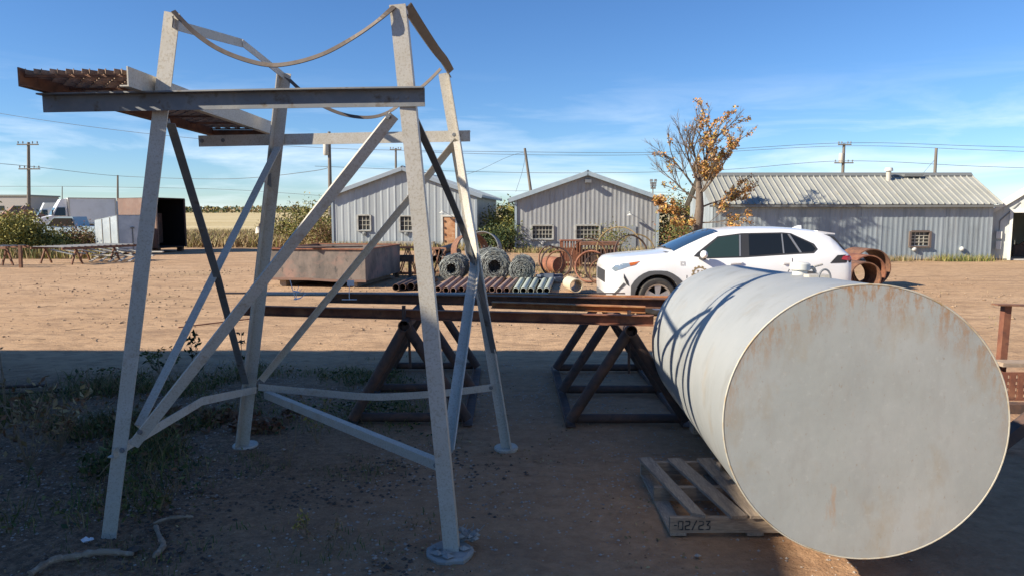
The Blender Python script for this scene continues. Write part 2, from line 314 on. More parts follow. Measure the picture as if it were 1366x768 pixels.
# ------------------------------------------------------------------ ground
def ground_material():
    m = bpy.data.materials.new('dirt_yard'); m.use_nodes = True; t = m.node_tree; p = t.nodes['Principled BSDF']; N = t.nodes.new; L = t.links.new
    p.inputs['Roughness'].default_value = .95; p.inputs['Specular IOR Level'].default_value = .15
    g = N('ShaderNodeTexCoord').outputs['Object']
    def ns(scale, det=6, st=(1, 1, 1), rough=.6):
        mpn = N('ShaderNodeMapping'); mpn.inputs['Scale'].default_value = st; L(g, mpn.inputs[0])
        n = N('ShaderNodeTexNoise'); n.inputs['Scale'].default_value = scale; n.inputs['Detail'].default_value = det; n.inputs['Roughness'].default_value = rough; L(mpn.outputs[0], n.inputs['Vector']); return n.outputs['Fac']
    def rng(v, a, b, c=0, d=1):
        r = N('ShaderNodeMapRange'); r.inputs['From Min'].default_value = a; r.inputs['From Max'].default_value = b; r.inputs['To Min'].default_value = c; r.inputs['To Max'].default_value = d; L(v, r.inputs['Value']); return r.outputs[0]
    def mix(f, a, b):
        x = N('ShaderNodeMixRGB'); L(f, x.inputs['Fac'])
        for k, q in (('Color1', a), ('Color2', b)):
            if isinstance(q, tuple): x.inputs[k].default_value = (*q, 1)
            else: L(q, x.inputs[k])
        return x.outputs[0]
    def mth(op, a, b):
        x = N('ShaderNodeMath'); x.operation = op
        for i, q in enumerate((a, b)):
            if isinstance(q, float): x.inputs[i].default_value = q
            else: L(q, x.inputs[i])
        return x.outputs[0]
    c = mix(rng(ns(.35), .38, .64), (.465, .300, .172), (.53, .355, .212))
    c = mix(rng(ns(2.4, 8, (.55, 1, 1)), .48, .68, 0, .75), c, (.29, .185, .11))          # drawn-out tracks and scuffs
    c = mix(rng(ns(9, 8, (.6, 1, 1)), .50, .70, 0, .75), c, (.21, .135, .085))
    c = mix(rng(ns(26, 5), .56, .72, 0, .65), c, (.47, .345, .235))
    c = mix(rng(ns(70, 3), .60, .72, 0, .55), c, (.17, .115, .075))
    c = mix(rng(ns(.16, 4, (1, 1, 1)), .60, .72, 0, .35), c, (.27, .22, .12))
    wv = N('ShaderNodeTexWave'); wv.wave_type = 'BANDS'; wv.bands_direction = 'Y'; wv.inputs['Scale'].default_value = .21; wv.inputs['Distortion'].default_value = 3.2; wv.inputs['Detail'].default_value = 2; wv.inputs['Detail Scale'].default_value = .12; L(g, wv.inputs['Vector'])
    trk = mth('MULTIPLY', rng(wv.outputs['Fac'], .80, .97), rng(ns(.22, 4), .46, .60))
    c = mix(mth('MULTIPLY', trk, .6), c, (.30, .195, .118))
    # dark humus-rich soil and cinders round the tower (shape of its own)
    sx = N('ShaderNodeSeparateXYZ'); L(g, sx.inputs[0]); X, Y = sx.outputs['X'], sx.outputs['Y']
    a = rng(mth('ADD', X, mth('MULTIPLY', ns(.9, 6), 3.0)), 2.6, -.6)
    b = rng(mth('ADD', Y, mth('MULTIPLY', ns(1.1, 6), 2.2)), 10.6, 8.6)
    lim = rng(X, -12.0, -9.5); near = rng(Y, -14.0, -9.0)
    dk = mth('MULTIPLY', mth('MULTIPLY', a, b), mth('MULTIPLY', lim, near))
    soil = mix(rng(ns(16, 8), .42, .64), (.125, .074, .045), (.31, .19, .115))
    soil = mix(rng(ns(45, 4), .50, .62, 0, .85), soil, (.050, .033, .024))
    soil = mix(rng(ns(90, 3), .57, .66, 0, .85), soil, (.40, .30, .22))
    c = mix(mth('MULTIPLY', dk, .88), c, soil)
    # reddish trodden earth under the racks
    a2 = mth('MULTIPLY', rng(mth('ADD', Y, mth('MULTIPLY', ns(1.3, 6), 2.0)), 10.4, 9.0), rng(Y, -9.0, -6.0))
    a2 = mth('MULTIPLY', a2, mth('MULTIPLY', rng(X, -3.0, 0.6), rng(X, 9.0, 6.5)))
    red = mix(rng(ns(12, 8), .42, .66), (.33, .175, .095), (.47, .27, .155))
    c = mix(mth('MULTIPLY', a2, .55), c, red)
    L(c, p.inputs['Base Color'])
    h = mth('ADD', mth('MULTIPLY', ns(5, 8, (.5, 1, 1)), .9), mth('MULTIPLY', ns(38, 6), .35)); h = mth('SUBTRACT', h, mth('MULTIPLY', trk, .35))
    bp = N('ShaderNodeBump'); bp.inputs['Strength'].default_value = .8; bp.inputs['Distance'].default_value = .045; L(h, bp.inputs['Height']); L(bp.outputs[0], p.inputs['Normal'])
    return m
def gz(x, y):
    d = math.hypot(x, y - 6)
    if d > 60: return 0.0
    k = max(0, 1 - d / 60)
    return k * (.022 * noise.noise(V((x * .7, y * 1.1, 0))) + .012 * noise.noise(V((x * 2.3, y * 3.1, 4))) + (.010 * noise.noise(V((x * 7, y * 7, 9))) if d < 14 else 0)) - .012
def make_ground():
    mb = MB(); n = 230; a = 9.0; ax = []
    for i in range(n + 1):
        t = -1 + 2 * i / n; ax.append(math.sinh(a * t) / math.sinh(a) * 4000)
    for y in ax:
        for x in ax: mb.v.append(V((x, y + 6, gz(x, y + 6))))
    k = n + 1
    for j in range(n):
        for i in range(n): mb.f.append([j * k + i, j * k + i + 1, (j + 1) * k + i + 1, (j + 1) * k + i]); mb.m.append(0)
    tag(mb.build('ground', ground_material(), smooth=True), 'brown dirt yard with tyre scuffs and small stones', 'ground', kind='structure')
make_ground()

# straw stubble field rising gently behind the yard
def make_field():
    mb = MB(); xs = [-420, -200, -110, -70, -48, -30, -12, 4, 40, 160]; ys = [54, 62, 75, 100, 150, 240, 420, 800]
    for y in ys:
        for x in xs:
            xx = x * max(1, y / 150); edge = 3.0 * math.sin(x * .11) if y == 54 else 0
            mb.v.append(V((xx, y + edge, .03 + max(0, y - 72) * .0092)))
    k = len(xs)
    for j in range(len(ys) - 1):
        for i in range(k - 1): mb.f.append([j * k + i, j * k + i + 1, (j + 1) * k + i + 1, (j + 1) * k + i]); mb.m.append(0)
    fm = mat('straw_stubble', (.52, .42, .23), .95, 0, [((.60, .50, .30), .05, .42, .62, (.3, 2, 1)), ((.40, .28, .12), .09, .54, .70, (.3, 2.5, 1)), ((.34, .30, .12), .6, .55, .72, (.4, 1, 1), .6)], (3, .6, .2), 0, .1)
    tag(mb.build('field', fm), 'pale golden stubble field behind the yard', 'field', kind='structure')
make_field()

# ------------------------------------------------------------------ corrugated sheds
def sheet_cols(x0, x1, pitch, holes, prof):
    xs = []
    k = math.floor(x0 / pitch) - 1
    while k * pitch < x1 + pitch:
        for f, h in prof:
            xs.append((k * pitch + f * pitch, h))
        k += 1
    def hgt(x):
        for (a, ha), (b, hb) in zip(xs, xs[1:]):
            if a <= x <= b + 1e-9: return ha + (hb - ha) * ((x - a) / max(b - a, 1e-9))
        return 0
    cs = {round(x, 4) for x, h in xs if x0 < x < x1} | {round(x0, 4), round(x1, 4)}
    for h in holes:
        for q in h[:2]:
            if x0 < q < x1: cs.add(round(q, 4))
    return [(x, hgt(x)) for x in sorted(cs)]
SINE = [(0, 0), (.18, .15), (.35, .8), (.5, 1), (.65, .8), (.82, .15)]
TRAP = [(0, 0), (.55, 0), (.62, 1), (.88, 1), (.95, 0)]
def wall(parent, P, u, length, z0, ztop, m, sheetw=.86, pitch=.215, depth=.013, holes=(), prof=SINE, name='wall_sheet', jitter=.006):
    P = V((P[0], P[1], 0)); u = V((u[0], u[1], 0)).normalized(); n = V((u.y, -u.x, 0)); x = 0; k = 0
    while x < length - .02:
        x1 = min(x + sheetw, length); mb = MB(); cs = sheet_cols(x, x1, pitch, holes, prof); jj = jitter * (k % 2) + U(0, .004)
        for (a, ha), (b, hb) in zip(cs, cs[1:]):
            mid = (a + b) / 2; za, zb = ztop(a), ztop(b); iv = [(z0, None)]
            for h in sorted([h for h in holes if h[0] <= mid <= h[1]], key=lambda q: q[2]):
                lo, _ = iv.pop(); iv += [(lo, h[2]), (h[3], None)]
            for lo, hi in iv:
                ta = za if hi is None else hi; tb = zb if hi is None else hi
                if ta - lo < .01: continue
                pa = P + u * a + n * (ha * depth + jj); pb = P + u * b + n * (hb * depth + jj)
                mb.add([pa + V((0, 0, lo)), pb + V((0, 0, lo)), pb + V((0, 0, tb)), pa + V((0, 0, ta))], [(0, 1, 2, 3)])
        if mb.f: mb.build(name, m, parent, local=True, smooth=False)
        x = x1; k += 1
def roof_plane(parent, E, u, s, length, m, sheetw=.9, pitch=.3, depth=.045, prof=TRAP, ribm=None):
    "E eave start, u along the eave, s full vector from eave to ridge"
    E = V(E); u = V(u).normalized(); s = V(s); n = u.cross(s).normalized(); nsh = max(1, round(length / sheetw)); sw = length / nsh
    mb = MB()
    for (a, ha), (b, hb) in zip(*(lambda c: (c, c[1:]))(sheet_cols(0, sw, sw / max(1, round(sw / pitch)), (), prof))):
        for q in (0, -.006):
            pa = V((a, 0, ha * depth + q)); pb = V((b, 0, hb * depth + q)); d = V((0, s.length, 0))
            mb.add([pa, pb, pb + d, pa + d], [(0, 1, 2, 3)])
    me = mb.mesh('roof_sheet', mats=[m])
    for k in range(nsh):
        M = Matrix(((u.x, s.normalized().x, n.x, 0), (u.y, s.normalized().y, n.y, 0), (u.z, s.normalized().z, n.z, 0), (0, 0, 0, 1)))
        M.translation = E + u * (k * sw) + n * (U(0, .01) + .004 * (k % 2))
        inst('roof_sheet', me, parent, M=M)
def window(parent, P, u, x0, x1, z0, z1, nx, nz, fm=frame_m):
    P = V((P[0], P[1], 0)); u = V((u[0], u[1], 0)).normalized(); n = V((u.y, -u.x, 0)); t = .05
    def pt(x, z, o): return P + u * x + n * o + V((0, 0, z))
    mb = MB()
    for a, b in (((x0 - t, z0), (x0 - t, z1)), ((x1 + t, z0), (x1 + t, z1))): mb.bar(pt(a[0], z0 - t, .03), pt(b[0], z1 + t, .03), .10, t * 1.6, up=u)
    mb.bar(pt(x0 - t * .2, z1 + t, .028), pt(x1 + t * .2, z1 + t, .028), .10, t * 1.5); mb.bar(pt(x0 - t * 1.5, z0 - t, .045), pt(x1 + t * 1.5, z0 - t, .045), .16, t * 1.2)
    f = mb.build('window', fm, parent, local=True)
    mb = MB()
    q = [pt(x0, z0, -.04), pt(x1, z0, -.04), pt(x1, z1, -.04), pt(x0, z1, -.04)]
    mb.add(q + [p - n * .01 for p in q], [(0, 1, 2, 3), (7, 6, 5, 4), (0, 4, 5, 1), (1, 5, 6, 2), (2, 6, 7, 3), (3, 7, 4, 0)]); mb.build('pane', winglass, f, local=True)
    mb = MB()
    for i in range(1, nx): mb.bar(pt(lerp(x0, x1, i / nx), z0, -.02), pt(lerp(x0, x1, i / nx), z1, -.02), .025, .030, up=u)
    for i in range(1, nz): mb.bar(pt(x0, lerp(z0, z1, i / nz), -.015), pt(x1, lerp(z0, z1, i / nz), -.015), .025, .030)
    mb.build('muntins', muntin_m, f, local=True)
    return f
def gable_front_shed(name, label, loc, rz, Wd, D, eave, peak, wm, rm, fascia, holes, ov=.28, z0=.04, pitch=.215, fw=.20, jit=.006, prof=SINE, sidem=None):
    t = thing(name, label, 'shed', loc, rz)
    zt = lambda x: eave + (peak - eave) * (1 - abs(x - Wd / 2) / (Wd / 2)) - .03
    wall(t, (0, 0), (1, 0), Wd, z0, zt, wm, holes=holes, pitch=pitch, jitter=jit, prof=prof)
    wall(t, (Wd, 0), (0, 1), D, z0, lambda x: eave, sidem or wm, pitch=pitch, jitter=jit, prof=prof)
    wall(t, (Wd, D), (-1, 0), Wd, z0, zt, wm, pitch=pitch, jitter=jit, prof=prof)
    wall(t, (0, D), (0, -1), D, z0, lambda x: eave, wm, pitch=pitch, jitter=jit, prof=prof)
    sl_ = (peak - eave) / (Wd / 2); ex = .35
    for sg in (-1, 1):
        e = V((Wd / 2 + sg * (Wd / 2 + ex), -ov if sg > 0 else D + ov, eave - ex * sl_ + .03)); top = V((Wd / 2, e.y, peak + .03))
        roof_plane(t, e, (0, sg, 0), top - e, D + 2 * ov, rm)
        mb = MB(); a = V((e.x, -ov - .015, e.z - .07)); b = V((Wd / 2, -ov - .015, peak - .04))
        mb.bar(a, b, .03, fw, up=(0, 0, 1)); mb.build('fascia', fascia, t, local=True)
        mb = MB(); mb.bar((e.x, -ov, e.z - .05), (e.x, D + ov, e.z - .05), .03, .12); mb.build('gutter_trim', fascia, t, local=True)
    mb = MB(); mb.prism([(-.18, -.075), (0, .06), (.18, -.075), (0, .03)], (Wd / 2, -ov - .03, peak + .06), (Wd / 2, D + ov, peak + .06)); mb.build('ridge_cap', fascia, t, local=True)
    for x in (0, Wd):
        mb = MB(); mb.box((x, -.02, (eave + z0) / 2), (.11, .09, eave - z0 - .02)); mb.build('corner_trim', fascia, t, local=True)
    mb = MB(); mb.box((Wd / 2, D / 2, .02), (Wd - .12, D - .12, .06)); mb.build('floor_slab', concrete, t, local=True)
    return t

# the two gable sheds behind the yard
o = at(688, 337, 35.5); midx = o.x
holes = [(.84, 1.80, .68, 1.28), (3.02, 4.12, .68, 1.28)]
mid = gable_front_shed('metal_shed', 'grey corrugated shed with level gable, two barred windows and a wall lamp', (midx, 35.5, 0), 0, 7.05, 13, 2.70, 3.92, sheet_grey, roof_blue, trim, holes, pitch=.22)
for h in holes: window(mid, (0, 0), (1, 0), *h, 6, 3)
mb = MB(); mb.box((1.32, -.06, .52), (.34, .10, .05)); mb.lathe([(0, .0), (.07, .02), (.09, .06), (0, .09)], (1.32, -.03, .44), (0, -1, 0), 12); mb.build('window_fan_vent', pale_trim, mid, local=True)
mb = MB(); mb.box((3.55, -.25, 3.48), (.28, .34, .15)); mb.box((3.55, -.06, 3.50), (.12, .1, .1)); mb.build('flood_lamp', galv_dark, mid, local=True)
mb = MB(); mb.tube([(5.6, 0, 1.95), (5.6, -.25, 2.0), (5.6, -.34, 1.93)], .012, 6); mb.lathe([(.02, .10), (.05, .07), (.15, 0), (.145, -.01)], (5.6, -.36, 1.82), (0, 0, 1), 14); mb.build('wall_lamp', pale_trim, mid, local=True)
mb = MB(); mb.box((5.58, -.045, .67), (.78, .03, 1.24)); d = mb.build('door', mat('grey_door', (.30, .33, .35), .6, .1, [((.26, .28, .29), 3, .45, .7)]), mid, local=True)
mb = MB(); mb.box((5.30, -.07, .62), (.05, .05, .12)); mb.build('handle', galv_dark, d, local=True)

o = at(440, 333, 37.6)
holesL = [(1.42, 2.02, 1.05, 1.78), (3.70, 4.30, 1.02, 1.74), (6.00, 6.62, .12, 1.72)]
lef = gable_front_shed('metal_shed', 'pale blue corrugated shed with a rusty orange door, between bushes', (o.x, 38.4, 0), R(-4.6), 7.75, 10.5, 2.95, 4.30, sheet_blue, roof_blue, mat('grey_fascia', (.27, .32, .36), .6, .1), holesL, pitch=.36, prof=[(0, 0), (.3, 0), (.4, 1), (.6, 1), (.7, 0)])
for h in holesL[:2]: window(lef, (0, 0), (1, 0), *h, 3, 3)
mb = MB(); mb.box((6.31, -.02, .92), (.61, .04, 1.58)); d = mb.build('door', rustdoor, lef, local=True)
mb = MB(); mb.box((5.93, -.04, .92), (.10, .07, 1.7)); mb.box((6.69, -.04, .92), (.10, .07, 1.7)); mb.box((6.31, -.042, 1.79), (.9, .074, .10)); mb.build('frame', pale_trim, d, local=True)
for z in (.45, .8, 1.15, 1.5):
    mb = MB(); mb.box((6.08, -.05, z), (.06, .05, .10)); mb.build('hinge', rust_dark, d, local=True)
mb = MB(); mb.tube([(6.0, 0, 2.03), (6.0, -.3, 2.08), (6.0, -.36, 2.02)], .012, 6); mb.lathe([(.02, .10), (.05, .07), (.16, 0), (.15, -.01)], (6.0, -.38, 1.94), (0, 0, 1), 14); mb.build('wall_lamp', pale_trim, lef, local=True)
for x in (1.72, 4.0):
    mb = MB(); mb.lathe([(0, .0), (.09, .02), (.11, .07), (0, .10)], (x, -.03, .84), (0, -1, 0), 12); mb.build('wall_vent', rib_dark, lef, local=True)
mb = MB(); mb.box((4.1, -.35, .22), (2.9, .5, .44)); mb.build('plinth', concrete, lef, local=True)

# long low shed behind the car
def long_shed():
    Y = 29.2; x0 = at(951, 300, Y).x; x1 = at(1322, 300, Y).x; L_ = x1 - x0; D = 3.9; eave, ridge = 2.36, 3.50
    t = thing('long_shed', 'long low corrugated shed with pale ribbed roof, behind the white car', 'shed', (x0, Y, 0), R(-.4))
    hole = [(at(1232, 0, Y).x - x0, at(1256, 0, Y).x - x0, .60, 1.13)]
    wall(t, (0, 0), (1, 0), L_, .05, lambda x: eave, sheet_slate, pitch=.205, depth=.011, holes=hole)
    zt = lambda x: eave + (ridge - eave) * (1 - abs(x - D / 2) / (D / 2)) - .03
    wall(t, (L_, 0), (0, 1), D, .05, zt, sheet_slate, pitch=.27); wall(t, (L_, D), (-1, 0), L_, .05, lambda x: eave, sheet_slate, pitch=.27); wall(t, (0, D), (0, -1), D, .05, zt, sheet_slate, pitch=.27)
    sp = (ridge - eave) / (D / 2); ex = .26
    roof_plane(t, (-.22, -ex, eave - ex * sp + .05), (1, 0, 0), (0, D / 2 + ex, ridge - eave + ex * sp), L_ + .44, roof_m, sheetw=.78, pitch=.26, depth=.05, prof=[(0, 0), (.89, 0), (.90, 1), (.98, 1)])
    roof_plane(t, (L_ + .22, D + ex, eave - ex * sp + .05), (-1, 0, 0), (0, -D / 2 - ex, ridge - eave + ex * sp), L_ + .44, roof_m, sheetw=.78, pitch=.26, depth=.05, prof=[(0, 0), (.89, 0), (.90, 1), (.98, 1)])
    mb = MB(); mb.prism([(-.16, -.09), (0, .06), (.16, -.09), (0, .03)], (-.24, D / 2, ridge + .10), (L_ + .24, D / 2, ridge + .10)); mb.build('ridge_cap', rib_dark, t, local=True)
    mb = MB(); mb.bar((-.22, -ex + .02, eave - ex * sp - .01), (L_ + .22, -ex + .02, eave - ex * sp - .01), .03, .09); mb.build('gutter_trim', rib_dark, t, local=True)
    window(t, (0, 0), (1, 0), *hole[0], 4, 4, fm=mat('brown_grey_frame', (.15, .115, .095), .8))
    xv = at(1183, 240, Y + 1.6).x - x0
    mb = MB(); mb.tube([(xv, 1.55, 3.15), (xv, 1.55, 3.72)], .10, 14); v = mb.build('vent_pipe', galv, t, local=True, smooth=True)
    mb = MB(); mb.lathe([(0, .16), (.15, .13), (.17, .02), (.17, 0), (0, 0)], (xv, 1.55, 3.70), (0, 0, 1), 14); mb.build('vent_cap', pale_trim, v, local=True, smooth=True)
    mb = MB(); mb.box((xv + 1.1, 1.72, 3.52), (.8, .3, .10)); mb.build('roof_hatch', rib_dark, t, local=True)
    for px in (1217, 1280):
        mb = MB(); x = at(px, 335, Y).x - x0; mb.lathe([(0, 0), (.08, .0), (.10, .06), (.06, .12), (0, .14)], (x, -.02, .46), (0, -1, 0), 12); mb.build('wall_vent', pale_trim, t, local=True)
    mb = MB(); mb.box((L_ / 2, D / 2, .02), (L_ - .1, D - .1, .06)); mb.build('floor_slab', concrete, t, local=True)
long_shed()

# steep-roofed shed at the right, its big door open
def right_shed():
    Y = 29.6; x0 = at(1322, 320, Y).x; Wd = 5.0
    t = thing('open_shed', 'pale steep-roofed shed with an open dark doorway, beside the long shed', 'shed', (x0, Y, 0), R(-32))
    eave, peak = 2.0, 3.85
    door = [(.70, 4.3, .02, 1.93)]
    zt = lambda x: eave + (peak - eave) * (1 - abs(x - Wd / 2) / (Wd / 2)) - .03
    wall(t, (0, 0), (1, 0), Wd, .05, zt, sheet_pale, pitch=.4, depth=.008, holes=door)
    wall(t, (Wd, 0), (0, 1), 9, .05, lambda x: eave, sheet_pale, pitch=.4, depth=.01); wall(t, (Wd, 9), (-1, 0), Wd, .05, zt, sheet_pale, pitch=.4, depth=.01); wall(t, (0, 9), (0, -1), 9, .05, lambda x: eave, sheet_pale, pitch=.4, depth=.01)
    for sg in (-1, 1):
        e = V((Wd / 2 + sg * (Wd / 2 + .12), -.12 if sg > 0 else 9.12, eave - .08)); top = V((Wd / 2, e.y, peak + .03))
        roof_plane(t, e, (0, sg, 0), top - e, 9.24, sheet_pale)
        mb = MB(); mb.bar((e.x, -.14, e.z - .02), (Wd / 2, -.14, peak), .03, .14); mb.build('fascia', pale_trim, t, local=True)
    mb = MB(); mb.box((.64, -.05, .97), (.11, .12, 1.94)); mb.box((4.36, -.05, .97), (.11, .12, 1.94)); mb.box((2.5, -.052, 2.0), (3.84, .13, .14)); mb.build('door_frame', pale_trim, t, local=True)
    mb = MB(); mb.box((Wd / 2, 4.5, .02), (Wd - .12, 8.9, .05)); mb.build('floor_slab', concrete, t, local=True)
    mb = MB(); mb.box((.26, -.09, 1.02), (.20, .14, .30)); mb.build('meter_box', pale_trim, t, local=True)
    mb = MB(); mb.box((.26, -.08, .60), (.18, .12, .34)); mb.build('meter_box', pale_trim, t, local=True)
    mb = MB(); mb.tube([(.26, -.04, 1.2), (.26, -.04, 1.6), (.9, -.04, 2.35)], .02, 6); mb.build('conduit', galv_dark, t, local=True)
    mb = MB(); mb.box((1.35, 2.4, .30), (.9, .8, .5)); mb.tube([(1.1, 2.0, .55), (1.6, 2.1, .95)], .05, 8)
    o = tag(mb.build('floor_machine', rust_dark, local=True), 'dark machine standing inside the open doorway', 'machine'); o.location = (x0, Y, 0); o.rotation_euler.z = R(-32)
right_shed()

# tall workshop left of the camera, just out of view: its shadow lies over the foreground
def workshop():
    h = 6.0; A = V((-7.0, 6.1)); d = V((.198, .980)); B = A - d * 26; C = V((-22, 6.15)); D = C - d * 26
    t = thing('workshop', 'flat-roofed corrugated workshop whose shadow covers the foreground dirt', 'workshop', (0, 0, 0))
    for p, q in ((B, A), (A, C), (C, D), (D, B)):
        wall(t, p, q - p, (q - p).length, 0, lambda x: h, sheet_grey, sheetw=1.6, pitch=.25)
    mb = MB(); mb.add([V((*p, z)) for z in (h - .25, h - .10) for p in (B, A, C, D)], [(3, 2, 1, 0), (4, 5, 6, 7), (0, 1, 5, 4), (1, 2, 6, 5), (2, 3, 7, 6), (3, 0, 4, 7)]); mb.build('flat_roof', roof_blue, t)
    for p, q in ((B, A), (A, C), (C, D), (D, B)):
        mb = MB(); mb.bar(V((*p, h)), V((*q, h)), .14, .06); mb.build('parapet_trim', trim, t)
    mb = MB(); e = lerp(B, A, .55); mb.bar(V((*e, 1.5)) + V((.06, 0, 0)), V((*(e + d * 3.2), 1.5)) + V((.06, 0, 0)), .05, 2.9); mb.build('roller_door', galv, t)
workshop()

# ------------------------------------------------------------------ steel tower
def angle(mb, pts, ad, bd, a=.085, b=.085, t=.008):
    "angle iron whose corner runs along pts, flanges pointing along ad and bd"
    pts = [V(p) for p in pts]; vs = []; fs = []
    for i, p in enumerate(pts):
        d = (pts[min(i + 1, len(pts) - 1)] - pts[max(i - 1, 0)]).normalized()
        A = V(ad); A = (A - d * A.dot(d)).normalized(); B = V(bd); B = (B - d * B.dot(d) - A * B.dot(A)).normalized()
        vs += [p + A * x + B * y for x, y in Lprof(a, b, t)]
    for k in range(len(pts) - 1): fs += [(k*6+i, k*6+(i+1) % 6, (k+1)*6+(i+1) % 6, (k+1)*6+i) for i in range(6)]
    n = len(pts) - 1
    fs += [(0, 3, 2, 1), (0, 5, 4, 3), (n*6, n*6+1, n*6+2, n*6+3), (n*6, n*6+3, n*6+4, n*6+5)]
    mb.add(vs, fs); return mb
def strap(mb, pts, wd, t, side):
    "flat strap along pts, its width along side"
    vs = []; fs = []; pts = [V(p) for p in pts]; n = len(pts)
    for i, p in enumerate(pts):
        d = (pts[min(i + 1, n - 1)] - pts[max(i - 1, 0)]).normalized(); s_ = V(side); s_ = (s_ - d * s_.dot(d)).normalized() * wd / 2; q = d.cross(s_).normalized() * t / 2
        vs += [p - s_ - q, p + s_ - q, p + s_ + q, p - s_ + q]
    for k in range(n - 1): fs += [(k*4+i, k*4+(i+1) % 4, (k+1)*4+(i+1) % 4, (k+1)*4+i) for i in range(4)]
    fs += [(0, 3, 2, 1), (n*4-4, n*4-3, n*4-2, n*4-1)]
    mb.add(vs, fs); return mb
def smooth_path(pts, n=6):
    pts = [V(p) for p in pts]; out = []
    for i in range(len(pts) - 1):
        p0 = pts[max(i-1, 0)]; p1 = pts[i]; p2 = pts[i+1]; p3 = pts[min(i+2, len(pts)-1)]
        for k in range(n):
            t = k / n; out.append(.5 * ((2*p1) + (p2-p0)*t + (2*p0-5*p1+4*p2-p3)*t*t + (3*p1-p0-3*p2+p3)*t**3))
    return out + [pts[-1]]
def tower():
    HT = 2.95
    b = {'FL': G(143, 716), 'FR': G(600, 738), 'BR': G(676, 598), 'BL': G(326, 595)}
    tp = {'FL': G(229, 15, HT), 'FR': G(529, 5, HT), 'BR': G(593, 97, HT), 'BL': G(381, 97, HT)}
    T = thing('steel_tower', 'bent galvanised four-legged angle-iron tower with a rusty walkway on top', 'tower', ((b['FL'].x + b['BR'].x) / 2, (b['FL'].y + b['BR'].y) / 2, 0))
    fl = {'FL': ((1, 0, 0), (0, 1, 0), V((-.045, 0, 0))), 'FR': ((-1, 0, 0), (0, 1, 0), V((.05, 0, 0))), 'BR': ((-1, 0, 0), (0, -1, 0), V((.04, 0, 0))), 'BL': ((1, 0, 0), (0, -1, 0), V((-.045, 0, 0)))}
    def on(k, h): return lerp(b[k], tp[k], h / HT)
    for k in b:
        mb = MB(); A, B, of = fl[k]
        bott = b[k] + of - V((0, 0, .06 if k == 'FL' else -.012))
        angle(mb, [bott, lerp(bott, tp[k] + of * .9, .5) + V((.004, -.003, 0)), tp[k] + of * .9], A, B, .084, .084, .008)
        mb.build('leg', galv, T)
    for k, r in (('FR', .135), ('BR', .10), ('BL', .105)):
        mb = MB(); c = b[k]; pr = [(0, -.02), (r * .98, -.02), (r, .002), (r * .9, .012), (0, .012)]
        mb.lathe(pr, c + V((0, .03, 0)), (0, 0, 1), 18)
        for v in mb.v:
            q = V((v.x - c.x, v.y - c.y - .03, 0)); v += q * (.12 * noise.noise(q * 14))
        f = mb.build('foot_plate', concrete if k == 'FR' else galv, T)
        if k == 'FR':
            for i in range(9):
                mb = MB(); a = U(2.4, 6.8); mb.rock(c + V((math.cos(a) * U(.06, .12), .03 + math.sin(a) * U(.05, .11), .022)), U(.018, .04), .4); mb.build('cement_fragment', concrete, f)
    # cross beams that carry the walkway
    def bolt(p, par, nrm=(0, -1, 0), r=.010):
        mb = MB(); mb.lathe([(r*1.7, 0), (r*1.7, .003), (r, .003), (r, .014), (0, .014)], p, nrm, 6); mb.build('bolt', galv_dark, par)
    fb0 = at(59, 151, on('FL', 2.42).y - .012); fb1 = at(567, 143, on('FR', 2.42).y - .012)
    mb = MB(); angle(mb, [fb0, fb1], (0, 0, 1), (0, -1, 0), .095, .06, .008)
    # horizontal flange sits at the top: turn the profile over
    mb = MB(); angle(mb, [fb0 + V((0, 0, .097)), lerp(fb0, fb1, .72) + V((0, 0, .099)), fb1 + V((0, 0, .097))], (0, 0, -1), (0, -1, 0), .095, .055, .008)
    fb = mb.build('front_beam', galv_dark, T)
    for px in (217, 531, 544): bolt(lerp(fb0, fb1, (px - 59) / 508) + V((0, -.002, .05)), fb)
    bb0 = at(265, 196, on('BL', 2.4).y + .02); bb1 = at(627, 189, on('BR', 2.4).y + .02)
    mb = MB(); angle(mb, [bb0 + V((0, 0, .085)), bb1 + V((0, 0, .085))], (0, 0, -1), (0, 1, 0), .085, .06, .008)
    bb = mb.build('back_beam', galv, T)
    for px in (270, 298, 376, 612): bolt(lerp(bb0, bb1, (px - 265) / 362) + V((0, -.002, .045)), bb)
    # diagonal braces
    def brace(pts, ad, bd, wd=.055, m=galv):
        mb = MB(); angle(mb, pts, ad, bd, wd, wd, .006); br = mb.build('brace', m, T); return br
    yF = lambda h: lerp(b['FR'], tp['FR'], h / HT).y
    p, q = at(520, 150, 3.80 - .012), at(172, 591, 3.955)
    br = brace([p, q], (.78, 0, .62), (0, 1, 0), .056); bolt(lerp(p, q, .02) + V((.024, -.002, .015)), br); bolt(lerp(p, q, .97) + V((.024, -.002, .015)), br)
    p, q = at(221, 165, 4.02), at(323, 512, 5.52)
    brace([p, lerp(p, q, .5) + V((.02, 0, -.01)), q], (0, .5, .86), (1, 0, 0), .05, galv_dark)
    p, q = at(366, 196, 5.54), at(179, 566, 4.10)
    brace([p, q], (0, .5, -.86), (1, 0, 0), .055)
    p, q = at(606, 184, 5.57), at(345, 504, 5.60)
    br = brace([p, q], (.7, 0, .7), (0, -1, 0), .055); bolt(p + V((.0, -.012, .02)), br)
    # right side: the two buckled diagonals
    brace(smooth_path([at(547, 158, 3.9), at(592, 255, 4.5), at(626, 345, 5.1), at(655, 470, 5.52)], 4), (0, -.5, .86), (1, 0, 0), .05, galv_dark)
    brace(smooth_path([at(615, 188, 5.50), at(627, 265, 5.38), at(638, 338, 5.18), at(631, 400, 4.85), at(616, 505, 4.35), at(602, 606, 3.93)], 4), (0, -.86, -.5), (-1, 0, 0), .06)
